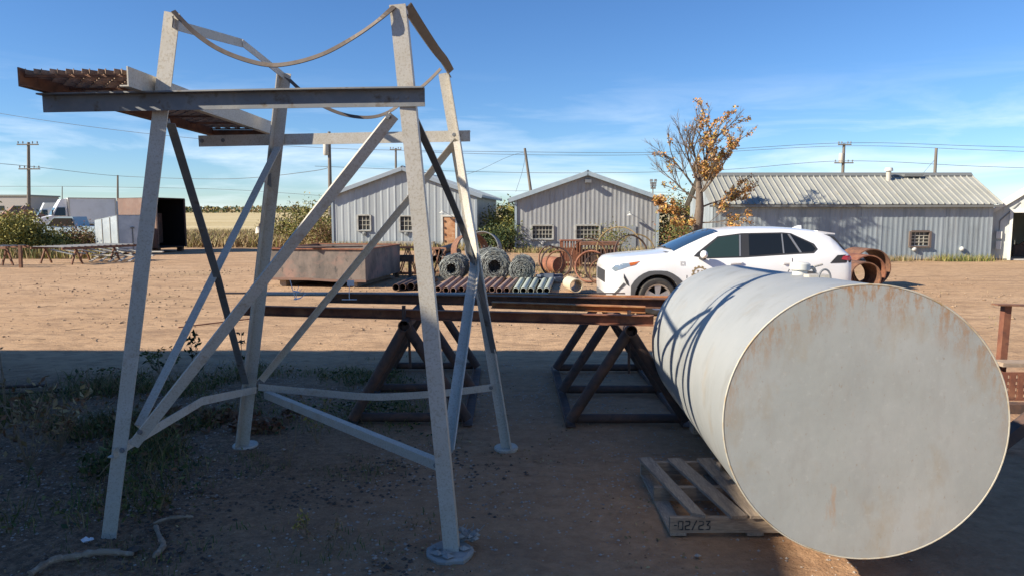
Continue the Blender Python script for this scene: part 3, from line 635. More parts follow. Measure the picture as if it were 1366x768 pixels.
    # lower ring: bent left rail, sagging back rail, loose diagonal
    mb = MB(); angle(mb, [at(153, 611, 3.945), at(262, 545, 4.62), at(270, 540, 4.74), at(342, 524, 5.60)], (0, 0, 1), (-.9, .3, 0), .055, .05, .006); g = mb.build('lower_rail', galv, T); bolt(at(163, 600, 3.94), g)
    mb = MB(); strap(mb, smooth_path([at(345, 516, 5.59), at(420, 523, 5.55), at(500, 529, 5.5), at(590, 524, 5.52), at(659, 516, 5.55)], 4), .055, .006, (0, 0, 1)); g = mb.build('lower_rail', galv, T); bolt(at(655, 517, 5.54), g)
    mb = MB(); angle(mb, [at(352, 522, 5.52), at(588, 617, 3.80)], (0, 0, -1), (.6, .8, 0), .055, .05, .006); g = mb.build('lower_rail', galv, T); bolt(at(582, 620, 3.80), g)
    # straps and bent bars round the top
    def st(pts, wd, side, m=strap_m, n=6, nm='strap'):
        mb = MB(); strap(mb, smooth_path(pts, n), wd, .005, side); return mb.build(nm, m, T)
    yf = tp['FL'].y; yr = tp['FR'].y; yb = tp['BL'].y
    st([at(231, 15, yf), at(262, 46, yf - .02), at(300, 70, yf - .05), at(350, 86, yf - .08), at(388, 85, yf - .10), at(432, 72, yf - .10), at(474, 49, yf - .08), at(504, 28, yr - .03), at(526, 9, yr)], .026, (0, .5, .86))
    st([at(232, 27, yf), at(236, 34, yf + .02), at(283, 47, yf + .55), at(323, 58, yf + 1.0)], .055, (0, 0, 1), galv, 3, 'top_rail')
    st([at(324, 58, yf + 1.0), at(352, 80, yf + 1.4), at(379, 102, yb)], .05, (0, 0, 1), galv, 3, 'top_rail')
    st([at(380, 101, yb), at(398, 118, yb - .02), at(420, 136, yb - .03), at(455, 152, yb - .04), at(490, 157, yb - .04), at(518, 150, yb - .03), at(548, 128, yb - .02), at(570, 110, yb - .01), at(588, 92, yb)], .026, (0, .4, .9))
    mb = MB(); angle(mb, smooth_path([at(537, 14, yr + .03), at(556, 42, yr + .45), at(576, 70, yr + .98), at(588, 84, yr + 1.4), at(597, 99, yb)], 3), (.75, 0, .66), (0, -.6, -.8), .06, .04, .006); mb.build('top_rail', strap_m, T)
    # walkway: two channels and a diamond grating
    x0, x1 = -2.505, -1.945; y0, y1 = 3.70, 6.05; z0, z1 = 2.515, 2.615
    wk = MB(); wk.prism([(0, 0), (.045, 0), (.045, .007), (.007, .007), (.007, .095), (0, .095)], (x0, y0, z0), (x0, y1, z0)); W = wk.build('walkway', rust, T)
    mb = MB(); mb.prism([(0, 0), (-.045, 0), (-.045, .007), (-.007, .007), (-.007, .10), (0, .10)], (x1, y0, z0), (x1, y1, z0)); mb.build('side_channel', galv, W)
    nb = 13; amp = (x1 - x0 - .03) / nb / 2
    for k in range(nb):
        xc = x0 + .015 + amp * (2 * k + 1); mb = MB(); pts = []; n = 92
        for i in range(n + 1):
            ph = i % 4; pts.append(V((xc + (amp * .93) * (0, 1, 0, -1)[ph] * (1 if k % 2 else -1), lerp(y0 + .01, y1 - .01, i / n), z0 + .078)))
        strap(mb, pts, .024, .0035, (0, 0, 1)); mb.build('grating_strip', grate_m, W)
    for i in range(7):
        y = lerp(y0 + .04, y1 - .04, i / 6); mb = MB(); mb.bar((x0 + .01, y, z0 + .058), (x1 - .01, y, z0 + .058), .012, .012); mb.build('cross_rod', rust, W)
    mb = MB(); mb.box(((x0 + x1) / 2, y1 - .012, z0 + .03), (x1 - x0 - .02, .02, .045)); mb.build('end_bar', rust, W)
    # a small bolted gusset hanging on the rear left leg
    mb = MB(); c = at(358, 240, 5.56); mb.add([c + V((.02, 0, .05)), c + V((-.06, 0, .0)), c + V((.02, 0, -.06)), c + V((.02, .006, .05)), c + V((-.06, .006, .0)), c + V((.02, .006, -.06))], [(0, 1, 2), (5, 4, 3), (0, 3, 4, 1), (1, 4, 5, 2), (2, 5, 3, 0)]); mb.build('gusset', galv_dark, T)
tower()

# ------------------------------------------------------------------ storage tank on its pallet
def tank():
    C0 = V((1.731, 3.409, .851)); Rr = .681; az = R(3.78); tl = R(-2.1); Lg = 2.75
    ax = V((math.sin(az) * math.cos(tl), math.cos(az) * math.cos(tl), math.sin(tl))); u = V((math.cos(az), -math.sin(az), 0)); wv = u.cross(ax)
    T = thing('storage_tank', 'big pale silver steel tank with rust-streaked end, lying beside the wooden pallet', 'tank', (C0.x, C0.y + 1.2, 0))
    n = 96
    def P(a, h, r): return C0 + ax * h + (u * math.cos(a) + wv * math.sin(a)) * r
    mb = MB(); hs_ = [0, .02, .5, 1.0, 1.36, 1.38, 1.40, 1.9, 2.4, Lg]
    for h in hs_:
        for k in range(n):
            a = 2 * math.pi * k / n; dent = .006 * noise.noise(V((math.cos(a) * 2, math.sin(a) * 2, h * 2.2))) if .1 < h < Lg - .1 else 0
            mb.v.append(P(a, h, Rr + dent - (.004 if abs(h - 1.38) < .005 else 0)))
    for j in range(len(hs_) - 1):
        for k in range(n): mb.f.append([j*n+k, j*n+(k+1) % n, (j+1)*n+(k+1) % n, (j+1)*n+k]); mb.m.append(0)
    sh = mb.build('shell', tankpaint, T, smooth=True)
    for h, sg, nm in ((.002, -1, 'front_end'), (Lg - .002, 1, 'rear_end')):
        mb = MB(); rr = [Rr - .004, .60, .5, .38, .25, .12]
        for r in rr:
            for k in range(n):
                a = 2 * math.pi * k / n; q = 1 - (r / Rr) ** 2
                mb.v.append(P(a, h + sg * (.006 * q) + .004 * noise.noise(V((math.cos(a) * r * 4, math.sin(a) * r * 4, 3))) * (r < .62), r))
        mb.v.append(P(0, h + sg * .006, 0))
        for j in range(len(rr) - 1):
            for k in range(n): mb.f.append([j*n+k, j*n+(k+1) % n, (j+1)*n+(k+1) % n, (j+1)*n+k][::-sg]); mb.m.append(0)
        for k in range(n): mb.f.append([(len(rr)-1)*n+k, (len(rr)-1)*n+(k+1) % n, len(rr)*n][::-sg]); mb.m.append(0)
        e = mb.build(nm, tankface, T, smooth=True)
        if sg < 0: e['label'] = 'flat round end with orange rust streaks'
    mb = MB(); ring = []
    for k in range(n + 1):
        a = 2 * math.pi * k / n; ring.append(P(a, .004, Rr + .001))
    mb.tube(ring, .0045, 6, caps=False); mb.build('weld_bead', weld, T, smooth=True)
    # filler cap, vent and lifting lug along the top
    def top(h, off=0): return P(math.pi / 2 + off, h, Rr)
    c = top(1.05, -.02); up = (c - (C0 + ax * 1.05)).normalized()
    mb = MB(); mb.lathe([(0, 0), (.045, 0), (.045, .035), (.062, .04), (.062, .075), (.05, .085), (0, .09)], c - up * .01, up, 18); f = mb.build('filler_cap', pale_trim, T, smooth=True)
    mb = MB(); mb.tube([c + V((.055, 0, .04)), c + V((.085, 0, .045)), c + V((.10, .01, .015))], .012, 8); mb.tube([c + V((.09, 0, .05)), c + V((.15, .02, .062))], .007, 8); mb.build('cap_latch', galv, f, smooth=True)
    c = top(.70, -.06); mb = MB(); mb.tube([c + V((.035 * math.cos(a) , 0, .055 * math.sin(a) - .008)) for a in [i * math.pi / 10 for i in range(11)]], .006, 8); mb.build('lifting_lug', galv_dark, T, smooth=True)
    c = top(.78, -.04); mb = MB(); mb.box(c + V((0, 0, .004)), (.13, .08, .02)); mb.build('lug_plate', galv, T)
tank()

def pallet():
    X0, X1, Y0, Y1 = .925, 1.98, 4.0, 4.98
    T = thing('wooden_pallet', 'weathered wooden pallet with two loose deck boards, beside the silver tank', 'pallet', ((X0 + X1) / 2, (Y0 + Y1) / 2, 0))
    for i, y in enumerate((Y0 + .02, (Y0 + Y1) / 2, Y1 - .02)):
        mb = MB(); mb.box(((X0 + X1) / 2, y, .063), (X1 - X0, .038, .088)); s = mb.build('stringer', wood_x, T)
        if i == 0:
            def seg(pts):
                mb = MB()
                for a, b in zip(pts, pts[1:]): mb.bar(V((a[0], Y0 - .0005, a[1])), V((b[0], Y0 - .0005, b[1])), .004, .0065)
                return mb
            gl = {'0': [(0, 0), (0, .05), (.026, .05), (.026, 0), (0, 0)], '2': [(0, .05), (.026, .05), (.026, .028), (0, .02), (0, 0), (.028, 0)], '/': [(0, -.004), (.026, .055)], '3': [(0, .05), (.026, .05), (.008, .028), (.026, .02), (.022, 0), (0, 0)], '-': [(0, .025), (.016, .025)]}
            x = X0 + .022
            for ch in '-02/23':
                seg([(x + a, .040 + c) for a, c in gl[ch]]).build('stencil_mark', ink, s); x += .026 if ch == '-' else .040
    bd = [(X0 + .02, .095, X0 - .10), (X0 + .235, .10, X0 + .16), (X0 + .52, .11, X0 + .46), (X0 + .76, .10, X0 + .76), (X0 + .97, .10, X0 + .97)]
    for i, (xf, wd, xb) in enumerate(bd):
        x_f = (X0 + .16, X0 + .40)[i] if i < 2 else xf; x_b = (X0 - .02 + .05, X0 + .24)[i] if i < 2 else xb
        mb = MB(); mb.bar((x_f, Y0 - .01, .118), (x_b, Y1 + .0, .118 + (.006 if i == 0 else 0)), wd, .019)
        if i == 0:
            for v in mb.v:
                if v.y < Y0 + .1 and v.x < x_f: v.x += .02; v.y += .05
        mb.build('deck_board', wood, T)
    for x in (X0 + .05, X0 + .5, X1 - .05):
        mb = MB(); mb.bar((x, Y0, .0095), (x, Y1, .0095), .095, .018); mb.build('bottom_board', wood, T)
    for x, y in ((X0 + .585, 4.42), (X0 + .50, 4.74)):
        mb = MB(); mb.box((x, y, .15), (.02, .05, .055), rz=.3); mb.build('chock', wood, T)
pallet()
mb = MB(); mb.box((1.9, 6.0, .032), (.7, .12, .064)); tag(mb.build('timber_block', wood_x, base=(1.9, 6.0, 0)), 'short timber block wedged under the far end of the silver tank', 'timber')

# ------------------------------------------------------------------ pipe trestles and the steel stock on them
def trestle(label, xr, xl, xR, y0, y1, zr, skew=0.0, horns=True):
    T = thing('pipe_trestle', label, 'trestle', ((xl + xR) / 2, (y0 + y1) / 2, 0), group='pipe trestles under the steel beams'); r = .052
    ys = [y0, (y0 + y1) / 2, y1]
    mb = MB(); mb.pipe((xr, y0 - .10, zr), (xr + skew, y1 + .1, zr), r, .008); mb.build('ridge_pipe', rust_dark, T, smooth=True)
    for i, y in enumerate(ys):
        xx = xr + skew * i / 2
        for xb in (xl, xR):
            mb = MB(); mb.pipe((xb + skew * i / 2, y, .045), (xx, y + .02, zr - .012), r * .92, .008); mb.build('leg', rust_dark, T, smooth=True)
        mb = MB(); mb.pipe((xl + skew * i / 2 + .05, y + .06, .046), (xR + skew * i / 2 - .05, y + .06, .046), .042, .006); mb.build('cross_rail', rust_dark, T, smooth=True)
    for xb in (xl, xR):
        mb = MB(); mb.prism(Lprof(.09, .05, .008), (xb - .045, y0 - .06, .0), (xb + skew - .045, y1 + .1, .0)); mb.build('base_rail', rust_dark, T)
    mb = MB(); mb.bar((xr - .01, y0 - .02, zr + .03), (xr - .01, y0 - .02, zr + .17), .03, .03); mb.build('stop_post', rust_dark, T)
    for s in (-.10, .10) if horns else ():
        mb = MB(); mb.bar((xr + skew, y1 + .04, zr + .02), (xr + skew + s * (1 if s < 0 else .2), y1 + .04, zr + .27), .05, .045); mb.build('stop_post', rust_dark, T)
    mb = MB(); mb.tube([(xr + .01, y0 + .10, zr), (xr + .02, y0 + .12, zr - .42)], .012, 8); mb.build('hanging_rod', rust_dark, T)
trestle('rusty pipe trestle standing behind the steel tower', at(540, 431, 6.2).x, -1.43, -.40, 6.24, 8.45, .905, -.02)
trestle('rusty pipe trestle standing in front of the silver tank end', at(842, 441, 6.12).x, .52, 1.55, 6.20, 8.35, .865, .0, False)

def beam(name, label, prof, p0, p1, m, cat='beam', group=None, up=(0, 0, 1)):
    mb = MB(); mb.prism(prof, p0, p1, up); return tag(mb.build(name, m, base=(V(p0) + V(p1)) / 2), label, cat, group)
zb = .965
beam('steel_channel', 'dark red steel channel laid across the trestles, its side towards the tower', Cprof(.07, .09), at(322, 419, 6.62), V((1.21, 6.03, .930)), rust_red)
b1 = beam('steel_beam', 'dark rusty I-beam lying across the trestles behind the red channel', Iprof(.11, .10), V((at(437, 400, 7.35).x, 7.35, .962)), V((2.9, 7.25, .893)), rust)
beam('steel_channel', 'orange-brown rusty channel lying furthest back on the trestles', Cprof(-.08, .06), V((-.3, 7.85, .94)), V((3.2, 7.72, .895)), rust_orange)
beam('steel_beam', 'short orange rusty beam stopping above the trestle near the tank', Iprof(.10, .06), V((-.2, 6.98, .955)), V((at(857, 410, 6.95).x, 6.80, .932)), rust_orange)
mb = MB(); mb.pipe((at(338, 400, 7.9).x, 7.9, .99), (.4, 7.95, .975), .022, .003, 12); tag(mb.build('steel_pipe', galv, base=(-1, 7.9, .98), smooth=True), 'thin pale pipe sticking out left of the dark I-beam', 'pipe')
mb = MB(); mb.prism([(-.03, 0), (.03, 0), (.03, .012), (-.03, .012)], (at(300, 402, 8.15).x, 8.15, .962), (1.3, 8.15, .962)); tag(mb.build('flat_bar', rust_dark, base=(-1.5, 8.15, .96)), 'thin dark flat bar at the back of the trestles', 'bar')
def flag_marker(px, label, lean):
    p = at(px, 404, 6.66); p.z = 1.068; T = thing('wire_marker', label, 'marker', p, group=None)
    mb = MB(); q = p + V((lean, 0, .20)); mb.tube([p, q], .004, 6); mb.tube([p + V((-.07, 0, .006)), p + V((.07, 0, .006))], .005, 6); mb.build('wire', white_stuff, T)
    mb = MB(); mb.box(q - V((-.012, 0, .04)), (.065, .004, .055)); mb.build('tag', white_stuff, T)
flag_marker(466, 'white tagged wire standing upright on the red channel', .004)
T = at(395, 405, 6.66); T.z = 1.068; t_ = thing('wire_marker', 'fallen white wire with curled ribbon on the red channel', 'marker', T)
mb = MB(); mb.tube([T + V((0, 0, .0)), T + V((-.03, 0, .10)), T + V((-.05, 0, .19))], .004, 6); mb.tube([T + V((0, 0, .0)), T + V((.01, 0, .08)), T + V((.03, 0, .13))], .003, 6); mb.build('wire', white_stuff, t_)
mb = MB(); strap(mb, smooth_path([T + V((-.02, 0, .01)), T + V((.04, .0, .02)), T + V((.09, 0, .06))], 4), .03, .003, (0, 1, .3)); strap(mb, smooth_path([T + V((-.02, 0, .09)), T + V((.03, .0, .08)), T + V((.06, 0, .11))], 4), .02, .003, (0, 1, .3)); mb.build('ribbon', white_stuff, t_)

# ------------------------------------------------------------------ white car
def interp(tab, x):
    for (a, *va), (b, *vb) in zip(tab, tab[1:]):
        if a <= x <= b:
            t = (x - a) / (b - a); return [p + (q - p) * t for p, q in zip(va, vb)]
    return list(tab[0][1:]) if x < tab[0][0] else list(tab[-1][1:])
def car():
    #  x      zb   wm   zs    ws    zt    wt   crown
    S = [(0.00, .40, .70, .84, .68, .90, .62, .00), (.03, .30, .78, .93, .75, .99, .70, .01), (.10, .24, .845, .98, .80, 1.055, .76, .015), (.22, .22, .885, 1.00, .835, 1.09, .79, .02),
         (.40, .21, .905, 1.02, .85, 1.115, .80, .025), (.70, .20, .918, 1.045, .86, 1.14, .80, .025), (1.00, .20, .92, 1.065, .865, 1.165, .79, .025), (1.16, .20, .92, 1.07, .865, 1.18, .77, .03), (1.22, .20, .92, 1.075, .865, 1.20, .755, .035),
         (1.50, .20, .92, 1.085, .865, 1.345, .70, .045), (1.80, .20, .92, 1.09, .87, 1.48, .66, .05), (2.05, .20, .92, 1.095, .87, 1.57, .645, .05), (2.20, .20, .92, 1.10, .87, 1.605, .64, .045), (2.50, .20, .92, 1.11, .87, 1.635, .64, .04),
         (2.90, .20, .92, 1.13, .875, 1.645, .635, .04), (3.30, .20, .92, 1.16, .88, 1.64, .63, .04), (3.60, .20, .92, 1.19, .88, 1.625, .625, .04), (3.90, .21, .92, 1.21, .88, 1.60, .62, .035), (4.10, .23, .918, 1.22, .875, 1.57, .615, .03),
         (4.22, .25, .915, 1.215, .87, 1.52, .62, .03), (4.35, .28, .91, 1.20, .865, 1.40, .65, .02), (4.46, .31, .90, 1.17, .86, 1.26, .68, .015), (4.54, .34, .87, 1.12, .83, 1.17, .70, .01), (4.59, .42, .78, .98, .74, 1.04, .66, .0)]
    xs = sorted({s[0] for s in S} | {i * .1 for i in range(1, 46)})
    xs = [x for i, x in enumerate(xs) if i == 0 or x - xs[i-1] > .018]
    mb = MB(); rows = []
    for x in xs:
        zb_, wm, zs, ws, zt, wt, cr_ = interp(S, x); zs = min(zs, zt - .015); hm = lerp(zb_, zs, .35); hl = lerp(zb_, zs, .72)
        half = [(0, zb_), (wm - .12, zb_), (wm - .03, zb_ + .05), (wm - .006, hm - .04), (wm, hm), (wm - .004, lerp(hm, hl, .5)), (wm - .012, hl), (ws + .012, zs - .035), (ws - .015, zs), (lerp(ws, wt, .5) - .004, lerp(zs, zt, .5)), (wt + .018, zt - .035), (wt - .02, zt - .008), (wt - .09, zt + cr_ * .25), (wt * .5, zt + cr_ * .8)]
        ring = [(0, zb_)] + [(-y, z) for y, z in half[1:]] + [(0, zt + cr_)] + [(y, z) for y, z in half[1:]][::-1]
        rows.append(len(mb.v)); mb.v += [V((x, y, z)) for y, z in ring]
    n = len(ring)
    for a, b in zip(rows, rows[1:]):
        for i in range(n): mb.f.append([a+i, b+i, b+(i+1) % n, a+(i+1) % n]); mb.m.append(0)
    mb.f += [list(range(rows[0], rows[0]+n)), list(range(rows[-1], rows[-1]+n))[::-1]]; mb.m += [0, 0]
    T = thing('parked_car', 'white sports utility car with a gear emblem on its front door', 'car', (0, 0, 0))
    body = mb.build('body', paint, T, smooth=True, local=True)
    bm = bmesh.new(); bm.from_mesh(body.data); bmesh.ops.recalc_face_normals(bm, faces=bm.faces); bvh = BVHTree.FromBMesh(bm); bm.to_mesh(body.data); bm.free()
    # wheel arches cut out of the body
    cut = MB(); WX = (.93, 3.62)
    for x in WX:
        for sy in (-1, 1): cut.lathe([(0, .0), (.425, .0), (.425, .5), (0, .5)], (x, sy * .60, .365), (0, sy, 0), 36)
    cm = cut.mesh('cut'); co = bpy.data.objects.new('cut', cm); col.objects.link(co)
    bm = bmesh.new(); bm.from_mesh(cm); bmesh.ops.remove_doubles(bm, verts=bm.verts, dist=1e-5); bmesh.ops.recalc_face_normals(bm, faces=bm.faces); bm.to_mesh(cm); bm.free()
    md = body.modifiers.new('arches', 'BOOLEAN'); md.object = co; md.operation = 'DIFFERENCE'; md.solver = 'EXACT'
    dg = bpy.context.evaluated_depsgraph_get(); nm_ = bpy.data.meshes.new_from_object(body.evaluated_get(dg)); body.modifiers.clear(); body.data = nm_; nm_.materials.clear(); nm_.materials.append(paint); nm_.materials.append(dark_in)
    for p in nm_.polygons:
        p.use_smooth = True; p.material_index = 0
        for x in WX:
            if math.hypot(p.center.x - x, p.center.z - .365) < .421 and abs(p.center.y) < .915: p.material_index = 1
    bpy.data.objects.remove(co)
    bm = bmesh.new(); bm.from_mesh(nm_)
    for e in bm.edges:
        if len(e.link_faces) == 2 and e.calc_face_angle(0) > R(40): e.smooth = False
    bm.to_mesh(nm_); bm.free()
    def side(x, z, off):
        h = bvh.ray_cast(V((x, -3, z)), V((0, 1, 0)))[0]
        return V((x, (h.y if h is not None else -.9) - off, z))
    def panel(name, pts, m, off=.006, par=None, far=False, cuts=2, thick=.006):
        bm = bmesh.new(); vs = [bm.verts.new((x, 0, z)) for x, z in pts]; f = bm.faces.new(vs)
        bmesh.ops.triangulate(bm, faces=[f])
        if cuts: bmesh.ops.subdivide_edges(bm, edges=bm.edges[:], cuts=cuts, use_grid_fill=True)
        for v in bm.verts:
            q = side(v.co.x, v.co.z, off); v.co = q if not far else V((q.x, -q.y, q.z))
        bmesh.ops.recalc_face_normals(bm, faces=bm.faces)
        if sum(f.normal.y for f in bm.faces) * (-1 if not far else 1) < 0: bmesh.ops.reverse_faces(bm, faces=bm.faces)
        if thick: bmesh.ops.solidify(bm, geom=bm.faces[:], thickness=thick)
        me = bpy.data.meshes.new(name); bm.to_mesh(me); bm.free(); me.materials.append(m)
        o = bpy.data.objects.new(name, me); col.objects.link(o); o.parent = par or T; return o
    for far in (False, True):
        # black surround first, then the panes a little prouder
        sur = panel('window_surround', [(1.60, 1.125), (1.68, 1.20), (2.08, 1.50), (2.53, 1.56), (3.29, 1.575), (3.46, 1.56), (3.86, 1.36), (3.91, 1.26), (3.82, 1.185), (3.45, 1.165), (2.55, 1.105), (1.85, 1.085)], black, .004, far=far, cuts=3)
        panel('window_pane', [(1.72, 1.16), (2.09, 1.475), (2.47, 1.53), (2.44, 1.125), (1.90, 1.105)], glass_front, .009, sur, far)
        panel('window_pane', [(2.66, 1.54), (3.27, 1.55), (3.25, 1.185), (2.63, 1.14)], glass, .009, sur, far)
        panel('window_pane', [(3.30, 1.545), (3.38, 1.545), (3.55, 1.195), (3.29, 1.185)], glass, .009, sur, far)
        panel('window_pane', [(3.45, 1.54), (3.80, 1.36), (3.86, 1.27), (3.80, 1.215), (3.60, 1.205)], glass, .009, sur, far)
        panel('window_trim', [(2.48, 1.53), (2.51, 1.53), (2.475, 1.13), (2.445, 1.13)], chrome, .011, sur, far, 1)
        panel('window_trim', [(3.27, 1.55), (3.295, 1.55), (3.28, 1.185), (3.255, 1.185)], chrome, .011, sur, far, 1)
        panel('window_trim', [(3.395, 1.545), (3.435, 1.54), (3.60, 1.20), (3.565, 1.20)], chrome, .011, sur, far, 1)
        for x, wd in ((1.46, .016), (2.52, .016), (3.42, .010)):
            panel('door_gap', [(x - wd/2, .42), (x + wd/2, .42), (x + wd/2 + .01, 1.09), (x - wd/2 + .01, 1.09)] if x < 3.4 else [(x - .2, .60), (x - .19, .60), (x + .01, 1.0), (x + .0, 1.15), (x - .01, 1.15), (x - .01, 1.0)], grey_plastic, .0025, far=far, thick=0, cuts=1)
        for x in (2.26, 3.24):
            o = panel('door_handle', [(x, .985), (x + .22, 1.0), (x + .22, 1.03), (x, 1.015)], paint, .035, far=far, cuts=0, thick=.03)
        panel('tail_lamp', [(4.12, 1.00), (4.26, 1.15), (4.50, 1.16), (4.545, 1.08), (4.52, 1.01)], black, .008, far=far)
        panel('tail_lamp_lens', [(4.33, 1.07), (4.37, 1.135), (4.49, 1.145), (4.53, 1.09), (4.50, 1.045)], lamp_red, .016, far=far)
        panel('headlamp', [(.07, .895), (.14, .955), (.30, .995), (.58, 1.02), (.50, .965), (.36, .925), (.14, .84)], lamp_clear, .006, far=far)
        panel('amber_marker', [(.40, 1.005), (.60, 1.035), (.50, .965), (.42, .945)], lamp_amber, .009, far=far)
        panel('fog_lamp_trim', [(.10, .40), (.15, .40), (.34, .60), (.30, .63)], grey_plastic, .008, far=far)
        panel('bumper_vent', [(.30, .80), (.38, .66), (.40, .56), (.35, .60), (.30, .72)], black, .006, far=far)
        panel('sill_cladding', [(1.38, .22), (3.18, .22), (3.20, .38), (1.36, .38)], grey_plastic, .012, far=far, cuts=3)
        # squared-off wheel arch trims
        for x in WX:
            out = [(x + .52 * math.cos(a) * (1.0 if abs(math.cos(a)) < .72 else 1.0), .365 + .50 * math.sin(a)) for a in [R(k) for k in range(-12, 193, 12)]]
            inn = [(x + .425 * math.cos(a), .365 + .425 * math.sin(a)) for a in [R(k) for k in range(-12, 193, 12)]]
            sq = []
            for q in out:
                dx, dz = q[0] - x, q[1] - .365; sq.append((x + max(-.50, min(.50, dx * 1.05)), .365 + min(dz * 1.02, .495)))
            mb = MB()
            for q in sq + inn:
                p = side(min(max(q[0], .12), 4.45), max(q[1], .24), .014); mb.v.append(V((q[0], p.y if not far else -p.y, q[1])))
            for q in inn: mb.v.append(V((q[0], -.74 if not far else .74, q[1])))
            k = len(sq)
            for i in range(k - 1): mb.f += [[i, i+1, k+i+1, k+i], [k+i, k+i+1, 2*k+i+1, 2*k+i]]; mb.m += [0, 0]
            mb.build('wheel_arch_trim', grey_plastic, T, local=True)
    # screens
    def quad(name, pts, m, off=V((0, 0, 0)), par=None):
        mb = MB(); pts = [V(p) for p in pts]; nrm = (pts[1] - pts[0]).cross(pts[3] - pts[0]).normalized()
        mb.add([p + off for p in pts] + [p + off - nrm * .01 for p in pts], [(0, 1, 2, 3), (7, 6, 5, 4), (0, 4, 5, 1), (1, 5, 6, 2), (2, 6, 7, 3), (3, 7, 4, 0)]); return mb.build(name, m, par or T, local=True)
    def topz(x, y):
        h = bvh.ray_cast(V((x, y, 3)), V((0, 0, -1)))[0]; return h.z
    mb = MB(); g = []
    for i in range(8):
        t = i / 7; x = 1.25 + .86 * t; hw = lerp(.72, .60, t)
        g.append([V((x - .02 * (1 - abs(k)), hw * k, topz(x - .02 * (1 - abs(k)), hw * k) + .008)) for k in [(j - 5) / 5 for j in range(11)]])
    for r_ in g: mb.v += r_
    for i in range(7):
        for j in range(10): mb.f.append([i*11+j, (i+1)*11+j, (i+1)*11+j+1, i*11+j+1][::-1]); mb.m.append(0)
    ws_ = mb.build('windscreen', glass_ws, T, smooth=True, local=True)
    mb = MB()
    for a, b in (((1.24, -.5), (1.22, .05)), ((1.25, .0), (1.22, .6))): mb.tube([V((a[0], a[1], topz(*a) + .02)), V((b[0], b[1], topz(*b) + .02))], .012, 6)
    mb.build('wiper', black, ws_, local=True)
    mb = MB(); mb.box((1.17, 0, 1.185), (.10, 1.3, .03)); mb.build('cowl_panel', black, T, local=True)
    quad('rear_window', [(4.24, -.50, 1.51), (4.44, -.56, 1.28), (4.44, .56, 1.28), (4.24, .50, 1.51)], glass, V((.018, 0, .012)))
    mb = MB(); mb.add([V((4.0, s * .60, 1.605)) for s in (-1, 1)] + [V((4.34, s * .57, 1.555)) for s in (-1, 1)] + [V((4.34, s * .57, 1.53)) for s in (-1, 1)] + [V((4.0, s * .60, 1.55)) for s in (-1, 1)], [(0, 1, 3, 2), (2, 3, 5, 4), (4, 5, 7, 6), (6, 7, 1, 0), (0, 2, 4, 6), (1, 7, 5, 3)]); sp = mb.build('roof_spoiler', paint, T, local=True)
    mb = MB(); mb.add([V((4.10, s * .625, 1.545)) for s in (-1, 1)] + [V((4.30, s * .63, 1.49)) for s in (-1, 1)] + [V((4.50, s * .68, 1.235)) for s in (-1, 1)] + [V((4.45, s * .70, 1.235)) for s in (-1, 1)], [(0, 2, 4, 6), (1, 7, 5, 3), (0, 1, 3, 2), (2, 3, 5, 4), (4, 5, 7, 6), (6, 7, 1, 0)]); mb.build('rear_pillar_trim', black, T, local=True)
    mb = MB(); mb.add([V((3.72, 0, 1.64)), V((3.86, .0, 1.70)), V((3.93, 0, 1.70)), V((3.94, 0, 1.60)), V((3.72, .03, 1.62)), V((3.93, .03, 1.60)), V((3.72, -.03, 1.62)), V((3.93, -.03, 1.60))], [(0, 1, 2, 5, 4), (0, 6, 7, 2, 1), (2, 7, 3), (2, 3, 5)]); mb.build('antenna_fin', paint, T, local=True)
    # mirrors
    for sy in (-1, 1):
        mb = MB(); c = V((1.74, sy * 1.03, 1.17)); rows2 = []
        for i in range(7):
            t = i / 6; a = math.pi * t; k = math.sin(a) ** .6
            for j in range(10):
                b_ = 2 * math.pi * j / 10; mb.v.append(c + V((-.075 * math.cos(a) * 0 + .07 * k * math.cos(b_), sy * (-.11 + .22 * t), .08 * k * math.sin(b_))))
        for i in range(6):
            for j in range(10): mb.f.append([i*10+j, (i+1)*10+j, (i+1)*10+(j+1) % 10, i*10+(j+1) % 10][::sy]); mb.m.append(0)
        mir = mb.build('mirror', paint, T, smooth=True, local=True)
        mb = MB(); mb.tube([V((1.72, sy * .86, 1.10)), V((1.74, sy * .98, 1.095)), V((1.75, sy * 1.05, 1.10))], [.035, .04, .03], 8); mb.build('mirror_foot', black, mir, smooth=True, local=True)
    # wheels
    for x in WX:
        for sy in (-1, 1):
            mb = MB(); c = V((x, sy * .80, .36))
            mb.lathe([(.235, .115), (.25, .125), (.33, .12), (.352, .10), (.36, .06), (.36, -.06), (.35, -.10), (.235, -.11), (.235, .115)], c, (0, sy, 0), 40); wh = mb.build('wheel', rubber, T, smooth=True, local=True)
            mb = MB(); mb.lathe([(.24, .12), (.232, .125), (.215, .10), (.21, -.05), (.0, -.05)], c, (0, sy, 0), 36); mb.build('rim_barrel', dark_in, wh, smooth=True, local=True)
            for k in range(5):
                a = 2 * math.pi * k / 5 + .3; e = V((math.cos(a), 0, math.sin(a))); f_ = V((-math.sin(a), 0, math.cos(a))); mb = MB()
                o_ = V((0, sy * .105, 0)); i_ = V((0, sy * .06, 0))
                q = [e * .04 - f_ * .035, e * .04 + f_ * .035, e * .225 + f_ * .065, e * .225 - f_ * .065]
                mb.add([c + p + o_ for p in q] + [c + p + i_ for p in q], [(0, 1, 2, 3), (7, 6, 5, 4), (0, 4, 5, 1), (1, 5, 6, 2), (2, 6, 7, 3), (3, 7, 4, 0)]); mb.build('spoke', alloy, wh, local=True)
            mb = MB(); mb.lathe([(.245, .122), (.245, .128), (.218, .118), (.218, .10)], c, (0, sy, 0), 40); mb.lathe([(.055, .10), (.055, .112), (0, .116)], c, (0, sy, 0), 16); mb.build('rim', alloy, wh, smooth=True, local=True)
